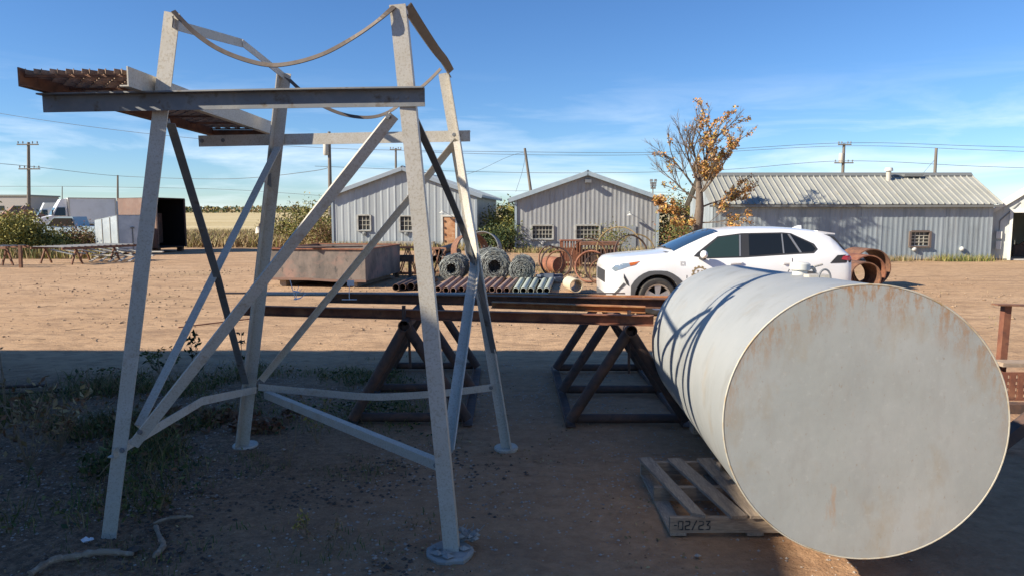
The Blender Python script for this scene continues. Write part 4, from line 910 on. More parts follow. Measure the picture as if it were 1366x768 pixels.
    # front: grille, lower lip, plate
    mb = MB(); mb.box((.045, 0, .72), (.10, 1.10, .24)); mb.build('grille', black, T, local=True)
    mb = MB(); mb.box((.075, 0, .34), (.16, 1.25, .12)); mb.build('lower_grille', grey_plastic, T, local=True)
    # printed gear emblem on the front doors and the small grey print ahead of it
    def emblem():
        mb = MB(); cx, cz, r = 1.70, .80, .125
        def pl(pts):
            a = [side(x, z, .005) for x, z in pts]; mb.add(a, [tuple(range(len(a)))])
        for k in range(48):
            a0, a1 = 2 * math.pi * k / 48, 2 * math.pi * (k + 1) / 48
            ro = r * (1.22 if k % 4 < 2 else 1.06); pl([(cx + ro * math.cos(a0), cz + ro * math.sin(a0)), (cx + ro * math.cos(a1), cz + ro * math.sin(a1)), (cx + r * .86 * math.cos(a1), cz + r * .86 * math.sin(a1)), (cx + r * .86 * math.cos(a0), cz + r * .86 * math.sin(a0))])
        def rect(x0, z0, x1, z1): pl([(cx + x0, cz + z0), (cx + x1, cz + z0), (cx + x1, cz + z1), (cx + x0, cz + z1)])
        rect(-.105, -.005, .105, .008)
        for sx in (-.055, .022):
            rect(sx, .055, sx + .045, .068); rect(sx + .015, .030, sx + .030, .055); rect(sx, .020, sx + .045, .030)
            rect(sx, -.030, sx + .040, -.018); rect(sx + .008, -.060, sx + .030, -.036)
        return mb.build('emblem_print', emblem_m, T, local=True)
    emblem()
    mb = MB()
    for i in range(3):
        for j in range(3):
            x, z = 1.345 + i * .032, .955 + j * .028
            if (i, j) != (1, 1): mb.add([side(x + a, z + b, .005) for a, b in ((0, 0), (.026, 0), (.026, .020), (0, .020))], [(0, 1, 2, 3)])
    mb.build('small_print', grey_print, T, local=True)
    T.scale = (1, 1, .972); T.location = (1.76, 13.10 + .92, 0); T.rotation_euler.z = R(.6)
car()

# ------------------------------------------------------------------ steel stock in the middle of the yard
def steel_bin():
    c = at(488, 384, 18.2); c.z = 0; T = thing('steel_bin', 'old open steel bin with flaking grey paint, on wooden skids', 'bin', c, R(-8))
    Wd, D, H_, z = 2.55, 3.0, .80, .17; t = .012
    def sidebox(nm, cc, sz): mb = MB(); mb.box(cc, sz); return mb.build(nm, binsteel, T, local=True)
    sidebox('front_panel', (-Wd / 2, 0, z + H_ / 2), (Wd, t, H_)); sidebox('back_panel', (-Wd / 2, D, z + H_ / 2), (Wd, t, H_))
    sidebox('side_panel', (0, D / 2, z + H_ / 2 - .002), (t, D - t - .004, H_)); sidebox('side_panel', (-Wd, D / 2, z + H_ / 2 - .002), (t, D - t - .004, H_)); sidebox('floor_panel', (-Wd / 2, D / 2, z + .01), (Wd - .03, D - .03, t))
    mb = MB()
    for a, b in (((-Wd - .03, -.02), (.03, -.02)), ((-Wd - .03, D + .02), (.03, D + .02))): mb.bar((*a, z + H_ + .012), (*b, z + H_ + .012), .06, .03)
    for x in (-Wd - .01, .01): mb.bar((x, .012, z + H_ + .010), (x, D - .012, z + H_ + .010), .06, .03)
    mb.build('rim', rust_red, T, local=True)
    mb = MB(); pts = [(-Wd - .02, -.02, z + .03), (-Wd * .6, -.03, z + .035), (-Wd * .35, -.03, z + .005), (.02, -.02, z + .0)]
    mb.sweep([(-.02, -.03), (.02, -.03), (.02, .03), (-.02, .03)], pts); mb.build('lower_lip', pinkrust, T, local=True)
    for x in (-Wd + .25, -.35):
        mb = MB(); mb.box((x, D / 2, .08), (.16, D - .2, .16)); mb.build('skid', wood, T, local=True)
    mb = MB(); mb.bar((-Wd * .55, -.1, z + H_ + .05), (-.2, .4, z + H_ + .06), .12, .03); mb.bar((-Wd * .85, .5, z + H_ + .045), (-Wd * .35, .1, z + H_ + .07), .10, .03); o = mb.build('scrap_angle', rust_dark, local=True); o.location = c; o.rotation_euler.z = R(-8); tag(o, 'dark scrap bars lying across the rim of the steel bin', 'scrap')
steel_bin()

def wire_roll(label, px, py, Y, r, Lg, yaw=0.0, core=.42, seed=0):
    random.seed(seed); c = at(px, py, Y); c.z = r * .97
    ax = V((math.sin(yaw), math.cos(yaw), 0)); u = V((math.cos(yaw), -math.sin(yaw), 0)); wv = V((0, 0, 1))
    T = thing('wire_mesh_roll', label, 'wire roll', (c.x, c.y, 0), group='rolls of galvanised wire mesh')
    def P(a, h, rr): return c + ax * h + (u * math.cos(a) + wv * math.sin(a)) * rr
    mb = MB(); nh = 26
    for lay, rr in ((0, r), (1, r * .93)):
        for k in range(nh):
            for sg in (-1, 1):
                a0 = 2 * math.pi * k / nh + lay * .1; m = 8
                mb.tube([P(a0 + sg * i / m * Lg * 1.8, -Lg / 2 + Lg * i / m, rr + U(-.02, .02) * r) for i in range(m + 1)], .005, 3, False)
    mb.build('outer_mesh', wiremesh, T)
    mb = MB(); turns = 9
    for k in range(2):
        pts = []
        for i in range(turns * 22):
            t = i / (turns * 22); a = 2 * math.pi * turns * t; pts.append(P(a, -Lg / 2 - .02 - .10 * (1 - t) * k + U(-.025, .025), lerp(core * r, r * .99, t) + U(-.018, .018)))
        mb.tube(pts, .009, 4, False)
    for i in range(150):
        a = U(0, 6.28); rr = U(core, .98) * r; mb.tube([P(a, -Lg / 2 + U(-.05, .02), rr), P(a + U(-.3, .3), -Lg / 2 - .03 + U(-.03, .03), rr + U(-.06, .06)), P(a + U(-.45, .45), -Lg / 2 + U(-.04, .02), rr + U(-.07, .07))], .0065, 3, False)
    mb.build('wound_end', wiremesh, T)
    mb = MB(); mb.lathe([(core * r, -Lg / 2 + .25), (core * r, -Lg / 2 + .03), (r * .88, -Lg / 2 + .02), (r * .90, Lg / 2 - .02), (core * r, Lg / 2 - .02), (core * r, -Lg / 2 + .25), (0, -Lg / 2 + .25)], c, ax, 24); mb.build('packed_core', wire_core, T, smooth=True)
    for i in range(5):
        mb = MB(); a = U(.4, 2.6); p = P(a, -Lg / 2, r); mb.tube([p, p + V((U(-.08, .08), -.05, U(.02, .10))), p + V((U(-.14, .14), -.08, U(-.02, .14)))], .008, 4); mb.build('loose_wire', wiremesh, T)
wire_roll('galvanised wire mesh roll with a bulging centre, leftmost by the tower leg', 607, 358, 20.6, .37, 1.0, .10, .40, 3)
wire_roll('largest galvanised wire mesh roll with a dark open centre', 660, 355, 20.4, .45, 1.1, -.02, .40, 4)
wire_roll('galvanised wire mesh roll next to the rusty hoops, its centre packed full', 697, 359, 20.2, .36, 1.3, .04, .12, 5)
wire_roll('galvanised wire mesh roll lying behind the largest roll', 652, 345, 22.3, .42, .9, .3, .4, 6)
random.seed(21)

def lying_pipe(label, pxn, pyn, pxf, pyf, r, m, group, z=None, name='pipe'):
    a = G(pxn, pyn); b = G(pxf, pyf); a.z = b.z = r + .004 if z is None else z
    mb = MB(); mb.pipe(a, b, r, max(.008, r * .13), 18); o = mb.build(name, m, base=(a + b) / 2, smooth=True); tag(o, label, 'pipe', group); return o
gx = [688, 698, 708, 720, 729]
for i, x in enumerate(gx):
    lying_pipe(['pale green pipe whose near end is rusted, next to the rusty pipes', 'second pale green pipe from the rusty pipes', 'middle pale green pipe of the row of five', 'pale green pipe next to the outermost one, by the bare dirt', 'outermost pale green pipe of the row, by the bare dirt'][i], x, 392, x + 10 - i * .6, 374.5, .075, greenpipe, 'pale green pipes in the row')
for i in range(10):
    x = 676.5 - i * 10.2; lying_pipe('rusty brown pipe in the row below the wire rolls', x + U(-1, 1), 391.5 + U(-1.5, .5), x + 15 + i * .5 + U(-1, 1), 375 + U(-.6, .6), 0.072, pinkpipe, 'rusty pipes in the row below the wire rolls')
for i, x in enumerate((528, 537, 548, 558)):
    lying_pipe(['short dark pipe lying closest to the steel bin', 'short dark pipe, second from the steel bin', 'widest short dark pipe beside the steel bin', 'short dark pipe closest to the front right tower leg'][i], x, 388 - i * .4, x + 22, 377, .085 + .01 * (i == 2), rust_dark, 'dark pipes beside the steel bin')
for i, (x, y) in enumerate(((581, 351), (589, 351), (585, 346))):
    lying_pipe(['black pipe on the ground before the shed door, on the plinth side', 'black pipe on the ground before the shed door, on the wire roll side', 'black pipe lying on top of the two others before the shed door'][i], x, y + 1 if i < 2 else 352, x + 22, 341, .16, black, 'black pipes before the shed door', .16 if i < 2 else .44)
c = at(769, 381, 17.0); c.z = .165
mb = MB(); mb.pipe(c, c + V((-.13, .62, .02)), .165, .02, 28); tag(mb.build('pipe_offcut', creampipe, base=(c.x, c.y + .3, 0), smooth=True), 'short wide cream pipe offcut lying alone on the dirt', 'pipe')

# rusty hoops standing in a jumble
def hoop(label, px, py, Y, r, wd, tilt, yaw, m=rust, t=.03, group='rusty steel hoops leaning together', a0=0, a1=360):
    c = at(px, py, Y); c.z = r * math.cos(tilt) + .01; ax = V((math.sin(yaw) * math.cos(tilt), -math.cos(yaw) * math.cos(tilt), math.sin(tilt)))
    mb = MB(); mb.hoop(c, ax, r, wd, t, 40, a0, a1); o = mb.build('steel_hoop', m, base=(c.x, c.y, 0), smooth=True); tag(o, label, 'hoop', group)
hoop('wide dark steel hoop standing upright nearest the wire rolls', 742, 350, 20.8, .46, .10, .12, .15, rust_dark, .035)
hoop('slightly smaller hoop leaning inside the wide dark hoop', 746, 352, 21.3, .41, .08, .28, -.2)
hoop('thin brown hoop standing behind the wide dark hoop', 735, 350, 22.3, .45, .05, .2, .5)
hoop('broad rusty hoop leaning towards the white car', 788, 355, 19.6, .45, .11, .3, -.35, rust_red, .035)
hoop('dark hoop resting against the broad rusty hoop by the car', 800, 356, 19.2, .44, .07, .42, .35, rust_dark)
hoop('thin rusty hoop closest to the car bumper', 806, 357, 18.8, .40, .05, .5, -.1, rust)
hoop('tall thin hoop rising behind the car bumper', 786, 345, 21.6, .58, .04, .15, .3, rust, .025)
hoop('big pale thin hoop behind the car bonnet', 825, 345, 23.5, .75, .05, .25, -.3, straw2, .03)
hoop('dark thin hoop half hidden by the car bonnet', 842, 345, 22.5, .62, .06, .2, .4, rust_dark, .03)
hoop('pale brown hoop behind the car windscreen', 850, 350, 24.5, .62, .05, .3, .1, straw2, .03)
hoop('large rusty culvert ring lying behind the wire rolls', 627, 345, 24.5, .60, .55, .10, .45, rust, .03)
hoop('grey culvert ring beside the rusty culvert ring', 645, 344, 25.6, .62, .60, .12, -.2, galv_dark, .03)

# small rusty tank, slatted racks and scrap trusses
c = at(738, 352, 22.9); c.z = .26
T = thing('rusty_drum', 'small red rusty drum lying behind the upright hoops', 'drum', (c.x, c.y, 0))
mb = MB(); mb.lathe([(0, -.35), (.23, -.35), (.25, -.33), (.25, -.02), (.257, 0), (.25, .02), (.25, .33), (.23, .35), (0, .35)], c, (.5, -.85, 0), 26); mb.build('drum_body', rust_red, T, smooth=True)
mb = MB(); mb.lathe([(.25, .355), (.26, .365), (.235, .37)], c, (.5, -.85, 0), 26); mb.build('drum_rim', rust_dark, T, smooth=True)
def slat_rack(label, px, py, Y, Wd, H_, D, n, m, mtop, topt):
    c = at(px, py, Y); c.z = 0; T = thing('slatted_rack', label, 'rack', c, U(-.06, .06), 'slatted steel racks before the shed')
    for i in range(n):
        x = lerp(.03, Wd - .03, i / (n - 1)); mb = MB(); mb.box((x, 0, H_ / 2), (.045, .05, H_ - topt)); mb.build('slat', m, T, local=True)
    for z in (.12, H_ - topt / 2 + .001):
        mb = MB(); mb.box((Wd / 2, .045 if z < .3 else D / 2 - .03, z), (Wd + .06, .04 if z < .3 else D + .06, .08 if z < .3 else topt)); mb.build('rail' if z < .3 else 'top_plate', mtop, T, local=True)
    for x in (.02, Wd - .02):
        mb = MB(); mb.box((x, D - .03, H_ / 2 - topt / 2), (.06, .06, H_ - topt)); mb.build('post', m, T, local=True)
    mb = MB(); mb.box((Wd / 2, D - .02, H_ * .45), (Wd, .02, H_ * .5)); mb.build('back_plate', m, T, local=True)
slat_rack('red rusty slatted steel rack below the shed window', 749, 352, 24.8, .66, .98, .5, 7, rust_red, rust_red, .04)
slat_rack('dark rusty slatted rack with heavy top plate, next to the red rack', 775, 352, 24.4, 1.25, .93, .6, 12, rust_dark, rust, .12)
def truss(label, px, py, Y, Lg, H_, yaw):
    c = at(px, py, Y); c.z = 0; T = thing('scrap_truss', label, 'truss', c, yaw, 'scrap trusses behind the steel bin'); n = 4
    for y in (0, .35):
        for z in (.05, H_):
            mb = MB(); mb.bar((0, y, z), (Lg, y, z), .05, .05); mb.build('chord', rust, T, local=True)
        for i in range(n):
            x0, x1 = Lg * i / n, Lg * (i + 1) / n; mb = MB(); mb.bar((x0, y, .05 if i % 2 else H_), (x1, y, H_ if i % 2 else .05), .035, .035); mb.build('web_bar', rust, T, local=True)
    for x in (.05, Lg - .05):
        mb = MB(); mb.bar((x, 0, .1), (x, .35, H_ - .05), .035, .035); mb.build('web_bar', rust, T, local=True)
truss('rusty scrap truss standing against the steel bin', 524, 366, 21.8, 1.0, .85, .3)
truss('rusty scrap truss behind the tower leg, before the shed plinth', 556, 366, 22.6, .9, .80, -.5)
mb = MB(); c = at(538, 352, 21.4); mb.box((c.x, c.y, .55), (.62, .25, .20)); mb.box((c.x - .2, c.y, .23), (.08, .2, .46)); mb.box((c.x + .2, c.y, .23), (.08, .2, .46)); tag(mb.build('steel_saddle', rust_dark, base=(c.x, c.y, 0)), 'dark rusty steel saddle block between the scrap trusses', 'steel block')
mb = MB(); c = at(722, 372, 19.5)
for i in range(9): mb.box((c.x + U(-.45, .45), c.y + U(-.2, .3), U(.05, .2)), (U(.15, .4), U(.1, .25), U(.05, .12)), U(0, 3))
tag(mb.build('scrap_heap', mat('blue_grey_scrap', (.09, .11, .15), .7, .2), base=(c.x, c.y, 0)), 'low heap of dark blue-grey scrap beside the packed wire roll', 'scrap heap')

# rolled steel casings behind the car
def casing(label, px, py, Y, r, Lg, yaw, m, a0=0, a1=360):
    c = at(px, py, Y); c.z = r + .005; ax = V((math.sin(yaw), math.cos(yaw), 0)); mb = MB(); mb.hoop(c, ax, r, Lg, .028, 44, a0, a1); tag(mb.build('steel_casing', m, base=(c.x, c.y, 0), smooth=True), label, 'steel casing', 'rolled steel casings behind the car')
casing('outermost rolled rusty casing ring behind the car tail lamp', 1151, 360, 18.9, .49, 1.0, .02, rust)
casing('middle rolled casing ring nested behind the car tail lamp', 1148, 362, 18.1, .43, .9, .02, rust_red)
casing('innermost rolled casing ring nearest the silver tank', 1145, 364, 17.3, .37, .8, .02, rust)

# ------------------------------------------------------------------ left side of the yard
def rack_table(label, A, B, wd, h, nleg, nslat, hang):
    "long steel table from A to B (ground points), A-shaped legs"
    A = V(A); B = V(B); d = (B - A).normalized(); n = V((-d.y, d.x, 0)); T = thing('steel_table', label, 'table', (A + B) / 2, 0, 'steel stock tables'); Z = V((0, 0, 1))
    for s in (-1, 1):
        mb = MB(); mb.bar(A + n * s * wd / 2 + Z * h, B + n * s * wd / 2 + Z * h, .07, .09); mb.build('rail', rust, T)
    for i in range(nslat):
        p = lerp(A, B, (i + .5) / nslat); mb = MB(); mb.bar(p - n * wd / 2 + Z * (h + .055), p + n * wd / 2 + Z * (h + .055), .09, .02); mb.build('slat', galv_dark, T)
    for i in range(nleg):
        p = lerp(A, B, (i + .35) / nleg)
        for s in (-1, 1):
            for q in (-1, 1):
                mb = MB(); mb.bar(p + n * s * wd / 2 + Z * (h - .04), p + n * s * wd / 2 + d * q * .22, .055, .055); mb.build('leg', rust, T)
    for i in range(hang):
        p = lerp(A, B, (i + .7) / hang); mb = MB(); mb.bar(p - n * wd * .6 + Z * (h - .22), p + n * wd * .1 + Z * (h - .06), .12, .03); mb.build('hanging_angle', galv_dark, T)
    return T
rack_table('rusty steel table whose end post stands beside the weeds', (-20.6, 26.0, 0), (-17.75, 25.6, 0), 1.0, .69, 2, 8, 0)
mb = MB(); p = G(28, 357); mb.bar(p, p + V((.02, 0, .78)), .09, .09); tag(mb.build('steel_post', rust, base=p), 'rusty square post at the end of the steel table', 'post')
rack_table('long low steel table stacked with grey bars, reaching the galvanised box', (-17.4, 26.6, 0), (-16.2, 29.6, 0), 1.7, .60, 2, 12, 7)
T = thing('ramp_frame', 'pale galvanised ramp frame lying on the dirt below the galvanised box', 'ramp', (-15.9, 28.6, 0))
for i in range(6):
    x = -16.9 + i * .38; mb = MB(); mb.bar((x, 29.6, .30), (x + .35, 27.9, .03), .10, .03); mb.build('ramp_slat', galv, T)
for y, z in ((29.6, .33), (28.8, .22)):
    mb = MB(); mb.bar((-17.0, y, z), (-14.4, y - .2, z), .12, .05); mb.build('ramp_rail', galv, T)

def open_box(name, label, C, a, b, H_, z, m, opening, mi):
    "sheet-metal box: corner C, sides a and b, one side left open"
    C = V(C); a = V(a); b = V(b); Z = V((0, 0, 1)); t = .03; T = thing(name, label, 'box', C)
    def pan(nm, p, u, v, mm):
        nrm = u.cross(v).normalized() * t; mb = MB(); q = [p, p + u, p + u + v, p + v]; mb.add(q + [k + nrm for k in q], [(3, 2, 1, 0), (4, 5, 6, 7), (0, 1, 5, 4), (1, 2, 6, 5), (2, 3, 7, 6), (3, 0, 4, 7)]); return mb.build(nm, mm, T)
    c0 = C + Z * z; hv = Z * H_
    if opening != 'a': pan('side_panel', c0, a, hv, m)
    if opening != 'b': pan('side_panel', c0 + b, -b, hv, m)
    pan('side_panel', c0 + a + b, -a, hv, m); pan('side_panel', c0 + a, b, hv, m)
    pan('top_panel', c0 + hv, a, b, m); pan('floor_panel', c0, b, a, mi)
    mb = MB()
    for p in (C + a * .1 + b * .1, C + a * .9 + b * .1, C + a * .1 + b * .9, C + a * .9 + b * .9): mb.box(p + Z * z / 2, (.25, .25, z))
    mb.build('skid', rust_dark, T); return T, c0
C = V((-17.05, 34.3, 0)); T, c0 = open_box('steel_box', 'tall rusty steel box, its open dark side towards the field', C, V((-2.55, 1.35, 0)), V((.35, 2.3, 0)), 2.45, .22, pinkrust, 'x', rust_dark)
# the field side is a dark opening: a recessed doorway with rusty jambs
for o_ in list(T.children):
    if o_.name.startswith('side_panel'):
        vs = [v.co for v in o_.data.vertices]
        if max(abs(v.x * .98 - v.y * .15) for v in vs) < .12: bpy.data.objects.remove(o_)
b_ = V((.35, 2.3, 0))
for t_ in (.02, .98): mb = MB(); mb.bar(c0 + b_ * t_ + V((0, 0, .03)), c0 + b_ * t_ + V((0, 0, 2.42)), .08, .06); mb.build('door_jamb', rust_dark, T)
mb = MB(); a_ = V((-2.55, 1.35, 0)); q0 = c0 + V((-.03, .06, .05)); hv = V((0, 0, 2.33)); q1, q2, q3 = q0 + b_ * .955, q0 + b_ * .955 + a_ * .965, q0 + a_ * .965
mb.add([q0, q1, q2, q3] + [q + hv for q in (q0, q1, q2, q3)], [(0, 1, 2, 3), (7, 6, 5, 4), (3, 2, 6, 7), (1, 5, 6, 2), (0, 3, 7, 4)]); mb.build('interior_shade', mat('painted_shade_black', (.012, .012, .014), .9), T)  # flat black inner walls paint in the shade inside the box
mb = MB()
mb.box(c0 + b_ * .55 + V((-1.3, .7, .95)), (.6, .5, 1.5)); mb.tube([c0 + b_ * .2 + V((-.5, .3, .1)), c0 + b_ * .35 + V((-.5, .3, 1.6))], .03, 6); mb.build('inner_rack', rust_dark, T)
C = V((-17.95, 32.6, 0)); T, c0 = open_box('galvanised_box', 'dented galvanised sheet box with sloping top, before the rusty box', C, V((-1.85, 1.3, 0)), V((.95, .64, 0)), 1.72, .12, galv_box, 'x', galv_box)
for o_ in T.children:                                                       # the top slopes down to one side
    for v in o_.data.vertices:
        if v.co.z > 1.0: v.co.z -= .26 * min(1, max(0, (-v.co.x) / 1.85 if v.co.y > -.1 else 0)) * .9
for k in range(1, 3):
    mb = MB(); q = C + V((-1.85, 1.3, 0)) * (k / 3) + V((-.012, -.017, .14)); mb.bar(q, q + V((0, 0, 1.66 - .22 * k / 3)), .03, .02); mb.build('seam', galv, T)
mb = MB(); mb.bar(C + V((-.02, -.02, .12)), C + V((-.02, -.02, 1.85)), .05, .05); mb.build('corner_angle', galv_dark, T)
mb = MB(); p = C + V((.48, .29, .9)); mb.bar(p + V((0, 0, -.7)), p + V((0, 0, .4)), .04, .03); mb.box(p + V((0, 0, .35)), (.16, .06, .08), rz=.58); mb.build('door_latch', rib_dark, T)

# trucks and cars parked beyond
def box_truck(label, px, Y, boxlen, boxh, cab=True, sleeper=False):
    c = at(px, 300, Y); c.z = 0; T = thing('box_truck' if not sleeper else 'semi_truck', label, 'truck', c, R(4 if not cab else 38))
    if not sleeper:
        mb = MB(); mb.box((boxlen / 2, 0, 1.0 + boxh / 2), (boxlen, 2.4, boxh)); bx_ = mb.build('cargo_box', white_truck, T, local=True)
        mb = MB()
        for x in (.05, boxlen - .05):
            for y in (-1.215,): mb.box((x, y, 1.0 + boxh / 2), (.10, .03, boxh + .02))
        for z in (1.02, 1.0 + boxh): mb.box((boxlen / 2, -1.215, z), (boxlen, .032, .08))
        mb.build('edge_rail', galv, bx_, local=True)
    if cab:
        mb = MB(); hh = 2.9 if not sleeper else 3.1; ln = 0 if not sleeper else 1.8
        prof = [(-2.15, .55), (-2.2, 1.15), (-2.0, 1.55), (-1.15, 1.75), (-.80, 2.45), (-.45, hh + .15), (-.05 + ln, hh + .22), (-.05 + ln, .55)]
        k = len(prof); vs = [V((x, s * (1.1 - .12 * (z > 2.2)), z)) for s in (-1, 1) for x, z in prof]
        mb.add(vs, [tuple(range(k))[::-1], tuple(range(k, 2 * k))] + [(i, (i + 1) % k, k + (i + 1) % k, k + i) for i in range(k)]); cb = mb.build('cab', white_truck, T, local=True)
        mb = MB(); mb.add([V((-1.13, s * .95, 1.80)) for s in (-1, 1)] + [V((-.83, s * .9, 2.40)) for s in (1, -1)] + [V((-1.09, s * .95, 1.80)) for s in (-1, 1)] + [V((-.79, s * .9, 2.40)) for s in (1, -1)], [(0, 3, 2, 1), (4, 5, 6, 7), (0, 4, 7, 3), (1, 2, 6, 5), (0, 1, 5, 4), (3, 7, 6, 2)])
        for v in mb.v: v.x -= .03
        mb.build('windscreen', glass, cb, local=True)
        mb = MB(); mb.add([V((-1.0, -1.115, 1.75)), V((-.2, -1.115, 1.75)), V((-.2, -1.07, 2.4)), V((-.72, -1.07, 2.4)), V((-1.0, -1.10, 1.75)), V((-.2, -1.10, 1.75)), V((-.2, -1.055, 2.4)), V((-.72, -1.055, 2.4))], [(0, 1, 2, 3), (7, 6, 5, 4), (0, 4, 5, 1), (1, 5, 6, 2), (2, 6, 7, 3), (3, 7, 4, 0)]); mb.build('side_window', glass, cb, local=True)
        mb = MB(); mb.box((-2.2, 0, 1.2), (.06, 1.4, .5)); mb.build('grille', rib_dark, cb, local=True)
        mb = MB(); mb.tube([(-1.05, -1.12, 1.8), (-1.1, -1.4, 1.85)], .02, 6); mb.box((-1.1, -1.42, 2.0), (.08, .16, .4)); mb.build('mirror', black, cb, local=True)
    for x in ([-1.55] if cab else []) + ([boxlen - 1.2] if not sleeper else [1.0]):
        for s in (-1, 1):
            mb = MB(); mb.lathe([(.0, .12), (.28, .13), (.48, .12), (.50, 0), (.48, -.12), (0, -.12)], (x, s * 1.0, .5), (0, s, 0), 24); mb.build('wheel', rubber, T, smooth=True, local=True)
    mb = MB(); mb.box(((boxlen if not sleeper else 2) / 2 - .8, 0, .72), ((boxlen if not sleeper else 2) + 1.4, .9, .25)); mb.build('chassis', rust_dark, T, local=True)
box_truck('white box truck with its cab towards the weeds', 90, 58, 3.4, 2.15)
box_truck('white cargo body parked behind the rusty box', 132, 62, 3.6, 2.0, cab=False)
box_truck('white semi truck with rounded sleeper cab behind the box truck', 66, 88, 0, 0, sleeper=True)
def simple_car(label, px, Y, L_, H_, m, name='parked_car', cat='car', truck=False):
    c = at(px, 310, Y); c.z = 0; T = thing(name, label, cat, c)
    k = L_ / 4.5
    prof = [(0, .35), (.02, .75), (.9, .92), (1.45, H_ - .06), (2.0, H_), (3.0, H_ - .02), (3.9, 1.0), (4.45, .92), (4.5, .35)] if not truck else [(0, .4), (.02, 1.0), (1.2, 1.15), (1.75, H_ - .05), (2.0, H_), (2.9, H_), (3.1, 1.15), (4.5, 1.12), (4.5, .4)]
    n = len(prof); mb = MB(); vs = [V((x * k, s * (.85 - .13 * (z > 1.05)), z)) for s in (-1, 1) for x, z in prof]
    mb.add(vs, [tuple(range(n))[::-1], tuple(range(n, 2 * n))] + [(i, (i + 1) % n, n + (i + 1) % n, n + i) for i in range(n)]); b = mb.build('body', m, T, local=True)
    q = ([(1.0, .96), (1.5, H_ - .09), (2.95, H_ - .09), (3.7, .99)] if not truck else [(1.35, 1.17), (1.8, H_ - .09), (2.85, H_ - .09), (3.0, 1.17)])
    mb = MB(); mb.add([V((x * k, -.80, z)) for x, z in q] + [V((x * k, -.70, z)) for x, z in q], [(0, 1, 2, 3)[::-1], (4, 5, 6, 7), (0, 4, 5, 1), (1, 5, 6, 2), (2, 6, 7, 3), (3, 7, 4, 0)]); mb.build('side_window', glass, b, local=True)
    mb = MB(); a_, b2 = (prof[2], prof[3]); mb.add([V((a_[0] * k - .01, -.66, a_[1] + .03)), V((a_[0] * k - .01, .66, a_[1] + .03)), V((b2[0] * k - .02, .62, b2[1] - .01)), V((b2[0] * k - .02, -.62, b2[1] - .01))], [(3, 2, 1, 0)]); mb.build('windscreen', glass, b, local=True)
    for x in (.8 * k, 3.6 * k):
        for s in (-1, 1):
            mb = MB(); mb.lathe([(0, .09), (.2, .10), (.32, .08), (.33, 0), (.32, -.08), (0, -.08)], (x, s * .78, .33), (0, s, 0), 20); mb.build('wheel', rubber, T, smooth=True, local=True)
simple_car('dark blue-grey car parked in front of the white box truck', 78, 48, 4.2, 1.32, carblue)
simple_car('pale blue pickup truck half hidden by the tall weeds', 46, 44, 4.4, 1.72, cabpaint, 'pickup_truck', 'pickup', True)
mb = MB()
for i in range(40):
    c = at(U(18, 42), 280, 72); mb.rock((c.x + U(-.3, .3), 72 + U(-1.5, 1.5), U(.5, 2.3)), U(.5, 1.0), .8)
tag(mb.build('scrap_mound', mound_m, base=(at(30, 280, 72).x, 72, 0)), 'rusty brown heap behind the tall weeds', 'heap')
for px, Y, wd, hh in ((-5, 190, 26, 5.3), (26, 200, 9, 5.2)):
    c = at(px, 280, Y); T = thing('far_building', 'flat grey far building beyond the trucks, ' + ('long and low' if wd > 10 else 'short end block'), 'building', (c.x, Y, 0))
    mb = MB(); mb.box((c.x, Y, hh / 2 + .6), (wd, 12, hh + 1.2)); mb.build('wall', farm, T)
    mb = MB(); mb.box((c.x, Y, hh + 1.35), (wd + .6, 12.6, .35)); mb.build('roof', rib_dark, T)
    for i in range(5):
        mb = MB(); mb.box((c.x - wd * .4 + wd * .2 * i, Y - 6.03, 3.4), (wd * .09, .1, 1.2)); mb.build('window', glass, T)

# ------------------------------------------------------------------ rusty rack beside the tank, right edge
def edge_rack():
    T = thing('rusty_rack', 'rusty steel rack with perforated panel standing beyond the silver tank', 'rack', (4.6, 6.2, 0))
    p0 = at(1333, 478, 6.2); p1 = at(1341, 408, 6.2)
    mb = MB(); angle(mb, [V((p0.x, 6.2, 0)), V((p1.x, 6.2, p1.z))], (1, 0, 0), (0, 1, 0), .06, .06, .008); mb.build('post', rust_red, T)
    mb = MB(); angle(mb, [V((p0.x + 1.9, 6.2, 0)), V((p1.x + 1.9, 6.2, p1.z))], (-1, 0, 0), (0, 1, 0), .06, .06, .008); mb.build('post', rust_red, T)
    mb = MB(); mb.bar(at(1327, 406, 6.2), at(1327, 406, 6.2) + V((2.2, .0, -.05)), .09, .012); mb.build('top_rail', rust, T)
    q = at(1330, 484, 6.1); mb = MB(); mb.bar(q, q + V((2.0, -.02, -.03)), .16, .035); mb.build('shelf_board', wood_x, T)
    q = at(1336, 515, 5.95); mb = MB(); x0 = q.x; z0 = q.z - .11; z1 = q.z + .11
    for i in range(24): mb.box((x0 + .02 + i * .07, 5.95, (z0 + z1) / 2), (.05, .012, z1 - z0 - .002))
    for i in range(5): mb.box((x0 + .85, 5.952, lerp(z0, z1, i / 4)), (1.72, .014, .026))
    mb.build('perforated_panel', rust_red, T)
    mb = MB(); a = at(1338, 598, 5.4); b = at(1375, 552, 5.4); mb.bar(V((a.x, 5.5, .03)), V((b.x + .5, 5.5, .62)), .11, .09); mb.build('brace', rust_dark, T)
    mb = MB(); mb.bar((x0 - .05, 5.9, z0 - .06), (x0 + 1.9, 5.9, z0 - .10), .10, .08); mb.build('lower_rail', rust_dark, T)
edge_rack()

